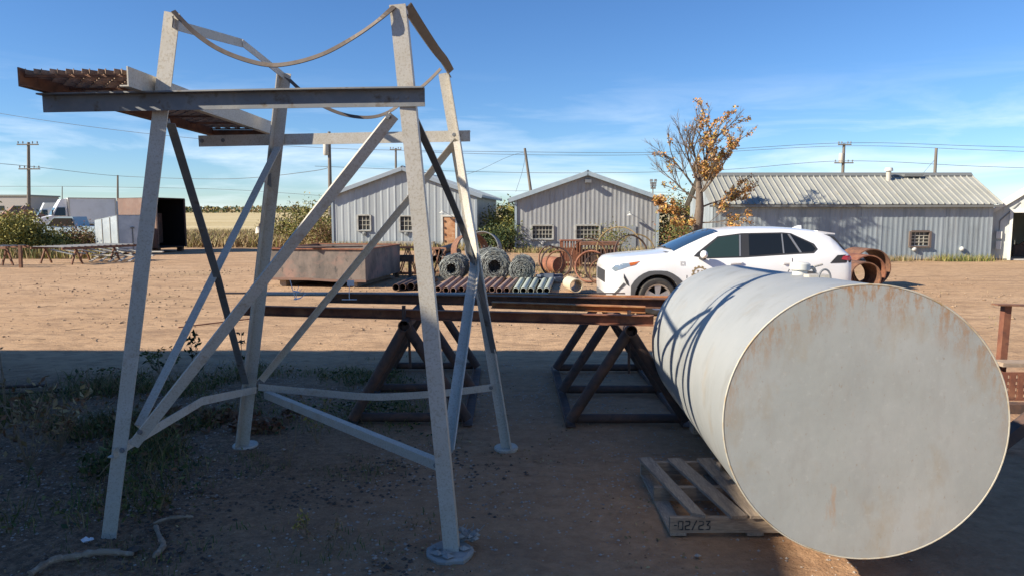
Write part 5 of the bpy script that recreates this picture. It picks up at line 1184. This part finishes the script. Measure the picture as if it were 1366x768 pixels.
# ------------------------------------------------------------------ utility poles and lines
def pole(label, px, ytop, Y, r=.14, arms=(), pxb=None, transformer=False):
    tpn = at(px, ytop, Y); bx_ = at(pxb if pxb else px, 300, Y).x
    T = thing('utility_pole', label, 'utility pole', (bx_, Y, 0)); bt = V((bx_, Y, 0))
    mb = MB(); mb.tube([bt - V((0, 0, .3)), lerp(bt, tpn, .5), tpn], [r * 1.2, r, r * .8], 10); mb.build('pole', polewood, T, smooth=True)
    for dz, wd in arms:
        c = tpn - V((0, 0, dz)); mb = MB(); mb.bar(c - V((wd, .15, 0)), c + V((wd, -.15, 0)), .12, .12); a = mb.build('crossarm', polewood, T)
        for s in (-.9, -.45, .45, .9):
            mb = MB(); mb.lathe([(0, .28), (.06, .26), (.08, .12), (.03, .1), (.03, 0)], c + V((wd * s, -.15, .05)), (0, 0, 1), 8); mb.build('insulator', galv_dark, a)
    if transformer:
        mb = MB(); mb.lathe([(0, .55), (.2, .5), (.24, .42), (.24, -.42), (.2, -.5), (0, -.5)], tpn - V((.28, .1, 1.5)), (0, 0, 1), 14); mb.build('transformer', galv, T, smooth=True)
    return T
pole('timber utility pole with two crossarms behind the tall weeds', 38, 190, 75, .17, ((.25, 1.1), (2.75, 1.1)))
pole('plain thin pole behind the white trucks', 157, 234, 110, .16)
pole('small far pole behind the box truck', 83, 249, 180, .12)
pole('timber pole with a transformer behind the pale blue shed', 439, 176, 62, .16, (), 441, True)
pole('short-looking pole with crossarm behind the pale blue shed ridge', 528, 198, 88, .15, ((.2, .7),))
pole('leaning bare pole between the two gable sheds', 700, 198, 70, .15, (), 716)
pole('timber pole with crossarms behind the long shed roof', 1126, 192, 76, .17, ((.1, .7), (2.0, 1.0)), 1121, True)
pole('bare pole with guy wire behind the long shed', 1249, 198, 66, .15, (), 1243)
T = pole('thin mast with small boxes behind the grey shed', 871, 243, 58, .05, ((.1, .25), (.5, .2)))
def cable(label, pts, Y, r=.02):
    P_ = smooth_path([at(px, py, Y if not isinstance(Y, list) else Y[i]) for i, (px, py) in enumerate(pts)], 8)
    mb = MB(); mb.tube(P_, r, 4, False); tag(mb.build('power_line', wire_m, base=P_[0]), label, 'cable', 'overhead power lines')
cable('highest overhead line sloping over the tower walkway', [(-60, 140), (40, 158), (220, 181), (440, 198), (700, 203), (900, 203), (1126, 191), (1300, 195), (1450, 199)], 76, .028)
cable('overhead line just below the highest one', [(560, 203), (720, 207), (900, 206), (1126, 195), (1300, 200), (1450, 206)], 77, .026)
cable('overhead line at mid height above the long shed', [(420, 222), (620, 229), (780, 231), (960, 227), (1126, 215), (1300, 222), (1450, 227)], 75, .03)
cable('overhead line passing the thin pole behind the trucks', [(-60, 214), (38, 222), (158, 235), (300, 239), (420, 228), (439, 218)], [75, 75, 108, 90, 70, 62], .03)
cable('low overhead line above the white trucks', [(-60, 249), (80, 249), (158, 250), (300, 253), (439, 262)], 110, .035)
cable('lowest overhead line between the gable sheds', [(540, 252), (620, 254), (700, 255), (900, 257)], 80, .022)
cable('slack service wire hanging from the leaning pole', [(612, 236), (640, 227), (672, 212), (692, 205), (700, 207), (697, 228), (688, 256)], 68, .02)
cable('guy wire of the bare pole behind the long shed', [(1248, 212), (1236, 226), (1224, 240)], 66, .018)

# ------------------------------------------------------------------ trees and bushes
def tree():
    random.seed(5); Y = 27.0; B = at(931, 300, Y); B.z = 0
    T = thing('autumn_tree', 'half-bare tree with orange and yellow leaves beside the long shed', 'tree', B); tips = []
    br = MB(); tr = MB()
    trunk = [B + V((0, 0, -.05)), B + V((.02, 0, .6)), B + V((.0, .02, 1.4)), B + V((.05, 0, 2.1)), B + V((.02, .0, 2.7)), B + V((-.02, 0, 3.1))]
    tr.tube(trunk, [.24, .20, .18, .155, .13, .10], 12)
    def grow(p, d, ln, r, lv):
        n = 5; pts = [p]
        for i in range(n):
            d = (d + V((U(-1, 1), U(-1, 1), U(-.6, .8))) * .13).normalized(); pts.append(pts[-1] + d * ln / n)
        br.tube(pts, [lerp(r, r * .5, i / n) for i in range(n + 1)], 4 if r < .02 else 6, False)
        if lv == 0: tips.append((pts[-1], pts[1])); return
        for i in (2, 3, 4, 5):
            for k in range(1 if i in (2, 4) else 2):
                a = (d + V((U(-1, 1), U(-1, 1), U(-.5, .6))) * .62).normalized(); grow(pts[i], a, ln * U(.42, .62), max(r * .48, .0045), lv - 1)
    for d, ln, r, h in ((V((-.95, .2, .95)), 1.75, .045, 2.7), (V((-.5, -.3, 1.1)), 1.7, .05, 3.0), (V((-.05, .3, 1.2)), 1.7, .05, 3.1), (V((.42, .1, 1.15)), 2.0, .065, 3.0), (V((.75, -.3, .85)), 1.8, .05, 2.6), (V((-1.1, -.1, .55)), 1.5, .04, 2.4), (V((.2, .9, .7)), 1.3, .04, 2.7), (V((.1, -.9, .7)), 1.2, .04, 2.6), (V((1, .1, .35)), 1.45, .04, 2.1), (V((-1, .2, .25)), 1.2, .035, 1.7), (V((1, -.3, .0)), 1.15, .03, 1.55), (V((-.8, -.5, .1)), 1.0, .03, 1.4)):
        grow(B + V((0, 0, h)), d.normalized(), ln * .88, r, 3)
    tr.build('trunk', bark, T, smooth=True); br.build('branches', bark, T, smooth=True)
    lm = MB()
    for a, b in tips:
        rel = a - B; bare = rel.x < -.05 and rel.z > 3.3
        upright = rel.x > .35 and rel.z > 2.9
        pr = .04 if bare else (1.0 if upright else .75)
        if noise.noise(rel * 1.1) < -.12 and not bare: pr *= .2
        if U(0, 1) > pr: continue
        for k in range(8):
            c = lerp(a, b, U(0, .9)) + V((U(-1, 1), U(-1, 1), U(-1, 1))) * .07
            lm.mi = random.choices((0, 1, 2, 3), (4, 3.5, 3, .8))[0]; lm.leaf(c, U(.06, .115), .75)
    lm.build('crown', [leaf_or, leaf_ye, leaf_ru, leaf_yg], T)
tree()
def bush(label, px, py, Y, wd, dp, h, n, size, mats, wts, seed, group=None, clumps=14, dead=0, name='bush'):
    random.seed(seed); c = at(px, py, Y); c.z = 0; T = thing(name, label, 'bush' if name == 'bush' else 'weeds', c, group=group)
    st_ = MB(); lm = MB(); cl = []
    for i in range(clumps):
        a = U(0, 6.28); rr = math.sqrt(U(0, 1)); z = U(.12, 1) ** .8
        k = 1.0 if z < .6 else 1.0 - (z - .6) * 1.1
        p = c + V((math.cos(a) * rr * wd / 2 * k, math.sin(a) * rr * dp / 2 * k, z * h * U(.8, 1.0))); cl.append(p)
        b = c + V((math.cos(a) * rr * wd * .2, math.sin(a) * rr * dp * .2, 0))
        st_.tube([b, lerp(b, p, .5) + V((U(-.1, .1), U(-.1, .1), .05 * h)), p], [.018, .012, .006], 4, False)
    st_.build('stems', bark, T)
    for i in range(n):
        p = random.choice(cl); s = .17 * (wd + h) / 2; q = p + V((random.gauss(0, s), random.gauss(0, s), random.gauss(0, s * .85)))
        if q.z < .03: q.z = U(.03, .25)
        lm.mi = random.choices(range(len(mats)), wts)[0]; lm.leaf(q, size * U(.6, 1.3), .5)
    lm.build('foliage', mats, T)
GREENS = [leaf_gr, leaf_ol, leaf_yg, leaf_dk]
bush('tall yellow-green bush between the two gable sheds', 675, 330, 39, 1.7, 2.6, 2.3, 4200, .16, GREENS, (2, 4, 4, 1), 1, clumps=26)
bush('dark evergreen bush at the foot of the gable shed gap', 672, 335, 35.6, 2.0, 1.8, 1.25, 3000, .13, GREENS, (3, 1, .3, 6), 2, clumps=18)
bush('low dark bush against the side wall of the pale blue shed', 643, 332, 36.2, 1.3, 1.2, .95, 1200, .12, GREENS, (2, 1, .2, 5), 3)
bush('olive bush with reddish tips right of the grey shed', 905, 330, 37, 3.4, 3, 2.5, 6500, .15, [leaf_ol, leaf_yg, leaf_rd, leaf_dk, leaf_ye], (4, 3.5, 1.5, 1.5, .3), 4, clumps=34)
bush('small red-tinged bush below the autumn tree', 918, 335, 31.5, 2.4, 1.8, 1.5, 2800, .12, [leaf_ol, leaf_rd, leaf_dk, leaf_ye], (4, 2.5, 2, .2), 5, clumps=20)
bush('grey-green thin bush before the grey shed wall', 815, 338, 33.4, 1.7, 1.2, 1.15, 1500, .09, [leaf_ol, leaf_gr, straw2], (3, 2, 2), 6)
bush('golden-green bush beside the pale blue shed', 422, 330, 42, 3.6, 3, 2.1, 5200, .15, [leaf_yg, leaf_ol, leaf_gr, straw2], (4, 3, 1.5, 2), 7, clumps=28)
bush('olive bush at the field edge behind the tower leg', 385, 325, 47, 3.4, 3, 1.5, 3600, .15, [leaf_ol, leaf_yg, straw2, leaf_dk], (3, 3, 3, 1), 8, clumps=22)
bush('brown bush next to the golden-green bush, nearer the shed', 436, 330, 39.6, 1.8, 1.8, 1.5, 2200, .13, [straw2, leaf_br, leaf_ol], (3, 3, 2), 9)
for i, (px, Y, wd, h, wt) in enumerate(((-8, 33, 3.0, 1.6, (1, 3, 7, .2)), (20, 32, 2.6, 1.6, (1, 3, 8, .2)), (46, 32.5, 2.2, 1.1, (1, 3, 6, .2)), (68, 33, 2.2, .7, (1, 3, 6, .3)))):
    bush(['tall leafy weeds at the edge of the frame behind the steel table', 'tallest yellow-green weeds behind the steel table and before the rusty heap', 'weeds in front of the pale blue pickup', 'low dense weeds before the dark car'][i], px, 320, Y, wd, 2.2, h, 4200, .14, GREENS, wt, 20 + i, 'tall weeds left of the boxes', 26)
bush('rust-coloured dry bush in front of the dark car', 90, 320, 34, 2.0, 1.6, 1.15, 2200, .12, [leaf_br, leaf_rd, leaf_ol], (3, 2, 2), 26)
bush('golden low bush beside the galvanised box', 118, 322, 35.2, 2.2, 1.6, .95, 2000, .11, [leaf_yg, straw2, leaf_ol], (3, 3, 2), 27)
random.seed(40)
# ground cover nobody could count
def grass(name, label, region, n, h, wd, mats, lean=.35):
    mb = MB()
    for i in range(n):
        p = region()
        if p is None: continue
        mb.mi = random.randrange(len(mats)); mb.blade(p, h * U(.4, 1.25), wd * U(.7, 1.3), lean)
    tag(mb.build(name, mats), label, 'grass', kind='stuff')
def rect(x0, x1, y0, y1, thr=None, sc_=.8):
    def f():
        for _ in range(6):
            x, y = U(x0, x1), U(y0, y1); ed = min(x - x0, x1 - x, y - y0, y1 - y) / (.22 * min(x1 - x0, y1 - y0))
            if thr is not None and U(0, 1) > ed + .5 * noise.noise(V((x * 2, y * 2, 3))): continue
            if thr is None or (noise.noise(V((x * sc_, y * sc_, 1.7))) + .5 * noise.noise(V((x * sc_ * 3.1, y * sc_ * 3.1, 7))) - thr) > U(-.12, .45): return V((x, y, gz(x, y) - .004))
        return None
    return f
def along(a, b, spread, thr=-.3):
    def f():
        t = U(0, 1)
        if noise.noise(V((t * 9, a[0], 2))) + .5 * noise.noise(V((t * 31, a[0], 5))) - thr < U(-.2, .3): return None
        p = lerp(V(a), V(b), t); return V((p.x + random.gauss(0, spread), p.y - abs(random.gauss(0, spread)), -.01))
    return f
def wedge():                                   # weeds between yard and field
    Y = U(40, 66); px = U(150, 450); return V((at(px, 300, Y).x, Y, 0))
grass('field_weeds', 'brown and green weeds along the near edge of the stubble field', wedge, 22000, .55, .06, [straw2, straw, leaf_yg, straw2, leaf_br], .6)
def wedge2():
    Y = U(30, 40); px = U(-30, 150); return V((at(px, 300, Y).x, Y, 0))
grass('yard_edge_weeds', 'dry yellow grass around the weeds left of the galvanised box', wedge2, 8000, .5, .035, [straw2, straw, leaf_yg, grass_g])
a, b = at(1165, 345, 28.9), at(1322, 345, 28.9)
grass('wall_grass', 'dry grass with green tufts growing along the long shed wall', along((a.x, 28.95, 0), (b.x, 28.9, 0), .22, .05), 2600, .26, .018, [straw, straw2, straw, leaf_ol])
a, b = at(1245, 345, 28.7), at(1318, 345, 28.7)
grass('wall_grass', 'green grass tufts before the right end of the long shed', along((a.x, 28.8, 0), (b.x, 28.8, 0), .2, .0), 1100, .30, .018, [grass_g, leaf_ol, leaf_yg])
a, b = at(440, 330, 38), at(640, 333, 38.2)
grass('wall_grass', 'yellow grass along the foot of the pale blue shed', along((a.x, 38.1, 0), (b.x, 37.4, 0), .35), 4200, .42, .03, [straw, straw2, leaf_yg])
a, b = at(688, 333, 35.2), at(880, 333, 35.2)
grass('wall_grass', 'thin dry grass before the grey shed', along((a.x, 35.2, 0), (b.x, 35.2, 0), .3), 2200, .30, .025, [straw, straw2, leaf_ol])
grass('yard_grass', 'short dry grass under the scrap beside the wire rolls', rect(-5, 7, 21, 27), 3500, .16, .02, [straw2, straw, leaf_ol])
grass('yard_grass', 'sparse green grass patch on the dirt behind the tank', rect(8.4, 11, 22.5, 23.4), 700, .07, .015, [grass_g, leaf_ol])
grass('shade_grass', 'low green grass in the shade under the tower', rect(-3.8, -.6, 5.9, 9.4, .05, 1.0), 5000, .075, .007, [grass_g, leaf_gr, leaf_ol, straw2], .9)
grass('shade_grass', 'thick green grass and stalks left of the tower', rect(-6.4, -2.2, 4.0, 8.2, .02, 1.0), 11000, .17, .007, [grass_g, leaf_gr, straw2, straw2, leaf_ol], .95)
grass('shade_grass', 'thin weeds scattered on the dark soil below the tower', rect(-3.6, -.4, 3.0, 6.4, .12, 1.6), 2400, .055, .006, [grass_g, leaf_gr, straw2], .6)
def litter(name, label, region, n, size, mats, flat=.75, dz=.012):
    mb = MB()
    for i in range(n):
        p = region()
        if p is None: continue
        mb.mi = random.randrange(len(mats)); mb.leaf(p + V((0, 0, dz * U(.5, 1.6))), size * U(.5, 1.4), .55, flat)
    tag(mb.build(name, mats), label, 'litter', kind='stuff')
litter('leaf_litter', 'brown dead leaves heaped beside the rear tower leg', rect(-3.5, -1.9, 5.9, 6.6, -.2, 1.5), 1300, .075, [leaf_br, leaf_rd, leaf_br], .2, .05)
litter('leaf_litter', 'pale dry leaf bits scattered on the shaded soil', rect(-4.5, 1.2, 2.4, 8.5, -.1, 1.2), 5200, .021, [straw2, leaf_br, straw2, straw, stem_m])
litter('leaf_litter', 'curled dead leaves among the stalks left of the tower', rect(-5.0, -2.7, 4.6, 6.8), 420, .05, [leaf_br, straw2, leaf_br], .1, .10)
litter('ground_cover', 'low dark broadleaf weeds spread through the shaded grass', rect(-6.2, -1.9, 3.9, 8.6, .0, 1.0), 4200, .045, [leaf_gr, leaf_dk, leaf_ol, leaf_br], .35, .05)
litter('ground_cover', 'dark leafy weeds below the back rail of the tower', rect(-2.6, -.6, 5.8, 8.6, .05, 1.2), 1500, .035, [leaf_gr, leaf_dk, leaf_ol], .35, .04)
def pebbles(name, label, region, n, r, m):
    mb = MB()
    for i in range(n):
        p = region()
        if p is None: continue
        k = r * (U(.3, 1) ** 2 + .15); mb.rock(p + V((0, 0, k * .3)), k, U(.4, .7))
    tag(mb.build(name, m), label, 'pebbles', kind='stuff')
pebbles('pebbles', 'small pale pebbles scattered on the shaded dirt', rect(-4.8, 2.4, 2.3, 9.8, -.35, .9), 13000, .0125, stone_m)
pebbles('pebbles', 'dark soil clods around the buried tower leg', rect(-4.2, .2, 2.3, 6.0, -.2, 1.3), 4200, .016, clod_m)
pebbles('pebbles', 'pebbles and clods on the sunlit yard', rect(-16, 14, 9.6, 27, -.1, .35), 3400, .034, mat('sandy_pebbles', (.36, .26, .17), .95, 0, [((.24, .16, .10), 3, .45, .6)]))
pebbles('pebbles', 'scattered larger dirt clods across the open yard', rect(-14, 14, 10.2, 24, -.1, .5), 340, .05, mat('dirt_clods', (.33, .225, .14), .95, 0, [((.22, .145, .09), 6, .45, .65)]))
mb = MB()
for i in range(120):
    p = V((U(-13, 13), U(10, 22), .012)); a = U(0, 6.28); l = U(.08, .3); mb.tube([p, p + V((math.cos(a) * l * .5, math.sin(a) * l * .5, .015)), p + V((math.cos(a + .3) * l, math.sin(a + .3) * l, .004))], .005, 4)
tag(mb.build('twigs', stem_m), 'dry twigs strewn over the open yard', 'twigs', kind='stuff')
grass('yard_grass', 'tiny dry tufts scattered over the open yard', rect(-15, 14, 10, 27, .28, .6), 1800, .05, .008, [straw2, leaf_ol, straw], .8)
# far trees on the horizon
mb = MB()
for i in range(16000):
    px = U(-150, 1500); Y = U(330, 420); c = at(px, 285, Y); h = 5.0 * (.55 + .5 * noise.noise(V((px * .025, 0, 3))) + .25 * noise.noise(V((px * .11, 2, 3))))
    mb.mi = random.randrange(3); mb.leaf((c.x, Y, 2.6 + (Y - 330) * .009 + U(-.5, 1) ** 1 * max(.6, h)), U(1.0, 2.0), .7)
tag(mb.build('far_trees', [leaf_ol, leaf_dk, straw2]), 'dark line of far trees along the horizon', 'trees', kind='stuff')

# ------------------------------------------------------------------ small things near the tower
def sprig(label, px, py, h, n, mats, seed, spread=.10, size=.05, name='weed', stems=3):
    random.seed(seed); c = G(px, py); T = thing(name, label, 'plant', c); s = MB(); lm = MB()
    for k in range(stems):
        tip = c + V((U(-1, 1) * spread * 1.6, U(-1, 1) * spread, h * U(.6, 1))); mid_ = lerp(c, tip, .5) + V((U(-.03, .03), U(-.03, .03), .02)); s.tube([c - V((0, 0, .02)), mid_, tip], [.005, .004, .002], 5, False)
        for i in range(n // stems):
            q = smooth_path([c, mid_, tip], 6); p = random.choice(q[4:]) + V((U(-1, 1), U(-1, 1), U(-1, 1))) * size * .7; lm.mi = random.randrange(len(mats)); lm.leaf(p, size * U(.6, 1.3), .45)
    s.build('stems', stem_m, T); lm.build('leaves', mats, T)
sprig('leafy green sapling rising behind the tower brace', 262, 512, .62, 46, [leaf_gr, leaf_dk], 1, .05, .075, stems=2)
sprig('dark leafy weed beside the rear left tower leg', 322, 508, .58, 60, [leaf_dk, leaf_br], 2, .10, .06)
sprig('small yellow-flowered weed below the loose diagonal rail', 410, 715, .17, 70, [leaf_ye, leaf_yg], 3, .05, .028)
sprig('yellowing tall weed behind the loose diagonal rail', 424, 590, .50, 80, [leaf_yg, leaf_ol, straw2], 4, .10, .04)
sprig('dry brown stalk weed beside the yellow-flowered weed', 440, 735, .20, 60, [leaf_br, straw2], 5, .09, .03)
sprig('dry curled-leaf stalks left of the tower', 78, 600, .55, 170, [leaf_br, straw2, straw], 6, .22, .07, stems=9)
sprig('pale dead stalks leaning beside the green grass', 38, 620, .62, 110, [straw2, leaf_br], 7, .25, .06, stems=9)
sprig('tall thin bare stalk at the edge of the grass', 8, 560, .95, 9, [straw2], 8, .03, .05, stems=2)
sprig('thin dry twig weed under the back rail', 385, 620, .35, 18, [stem_m], 9, .06, .03)
sprig('green broadleaf clump in the grass left of the tower', 120, 645, .22, 130, [leaf_gr, leaf_dk, grass_g], 10, .16, .06, stems=7)
sprig('green broadleaf clump behind the front left leg', 215, 500, .34, 150, [leaf_gr, leaf_dk], 12, .22, .06, stems=8)
random.seed(77)
def root(label, pts, r):
    P_ = smooth_path([G(*p) + V((0, 0, .012 + .012 * (i % 2))) for i, p in enumerate(pts)], 5); mb = MB()
    mb.tube(P_, [r * (1 - .35 * abs(i / len(P_) - .35)) * U(.65, 1.3) for i in range(len(P_))], 8); tag(mb.build('root', bone, base=P_[0], smooth=True), label, 'root')
root('pale gnarled root lying left of the front left leg', [(40, 768), (70, 752), (95, 745), (135, 741), (178, 741)], .020)
root('short knobbly root curving beside the buried leg', [(208, 705), (214, 722), (218, 730), (206, 747)], .017)
root('thin root stub reaching towards the brace', [(205, 700), (228, 695), (258, 691)], .011)
c = G(115, 722); T = thing('foam_scrap', 'crumpled white foam scrap beside the buried leg', 'scrap', c)
mb = MB(); mb.rock(c + V((0, 0, .012)), .030, .7); mb.rock(c + V((.02, .01, .01)), .022, .6); mb.build('foam_piece', white_stuff, T)
c = G(606, 724); mb = MB()
for i in range(26): mb.rock(c + V((U(-.01, .14), U(-.02, .10), U(.01, .05))), U(.015, .03), .7)
for i in range(14): p = c + V((U(0, .12), U(-.02, .08), .03)); mb.tube([p, p + V((U(-.06, .06), U(-.04, .04), U(.01, .08)))], .003, 4)
tag(mb.build('rubble_clump', concrete, base=c), 'crumbled cement and roots against the front right foot', 'rubble')
for i, (px, py, r) in enumerate(((40, 765, .035), (262, 762, .03), (180, 735, .045), (240, 735, .03), (160, 758, .03), (612, 598, .02), (378, 600, .022), (500, 745, .02), (930, 742, .022), (1012, 735, .016))):
    c = G(px, py); mb = MB(); mb.rock(c + V((0, 0, r * .3)), r, .55); o = mb.build('stone', [clod_m, stone_m][i > 4], base=c)
    tag(o, ['dark stone at the lower edge of the soil', 'dark stone right of the gnarled root', 'largest dark clod beside the buried leg', 'dark clod inside the curve of the short root', 'small dark stone under the gnarled root', 'pale pebble before the right rear foot plate', 'pale pebble between the rear left foot and the rail', 'pale stone left of the front right foot', 'flat pale stone before the pallet', 'small pale stone at the pallet corner in the sun'][i], 'stone')
for i, (a, b, r, lab) in enumerate((((-10, 520), (62, 517), .018, 'dark pipe lying in the grass at the shadow edge'), ((-10, 528), (100, 524), .012, 'thinner dark rod beside the pipe in the grass'))):
    p, q = G(*a), G(*b); p.z = q.z = r + .01; mb = MB(); mb.tube([p, q], r, 8); tag(mb.build('lying_rod', rust_dark, base=p, smooth=True), lab, 'rod')
p, q = G(238, 438), G(345, 425); mb = MB(); p.z = q.z = .02; mb.tube([p, q], .011, 6); tag(mb.build('lying_rod', rust_red, base=p), 'thin rusty rod lying on the sunlit dirt behind the brace', 'rod')
c = G(370, 301.5) if False else at(347, 301, 30); T = thing('yard_lamp', 'small flood lamp on a post seen beside the rear left tower leg', 'lamp', (c.x, c.y, 0))
mb = MB(); mb.tube([(c.x, c.y, 0), (c.x, c.y, c.z - .06)], .02, 8); mb.build('post', galv_dark, T)
mb = MB(); mb.box((c.x + .12, c.y, c.z), (.30, .2, .16)); mb.build('bracket', rust_dark, T); mb = MB(); mb.lathe([(.05, .12), (.10, .05), (.19, -.10), (.185, -.11), (.09, .04)], (c.x - .06, c.y - .05, c.z - .16), (-.3, -.3, .9), 16); mb.build('lamp_shade', galv, T, smooth=True)
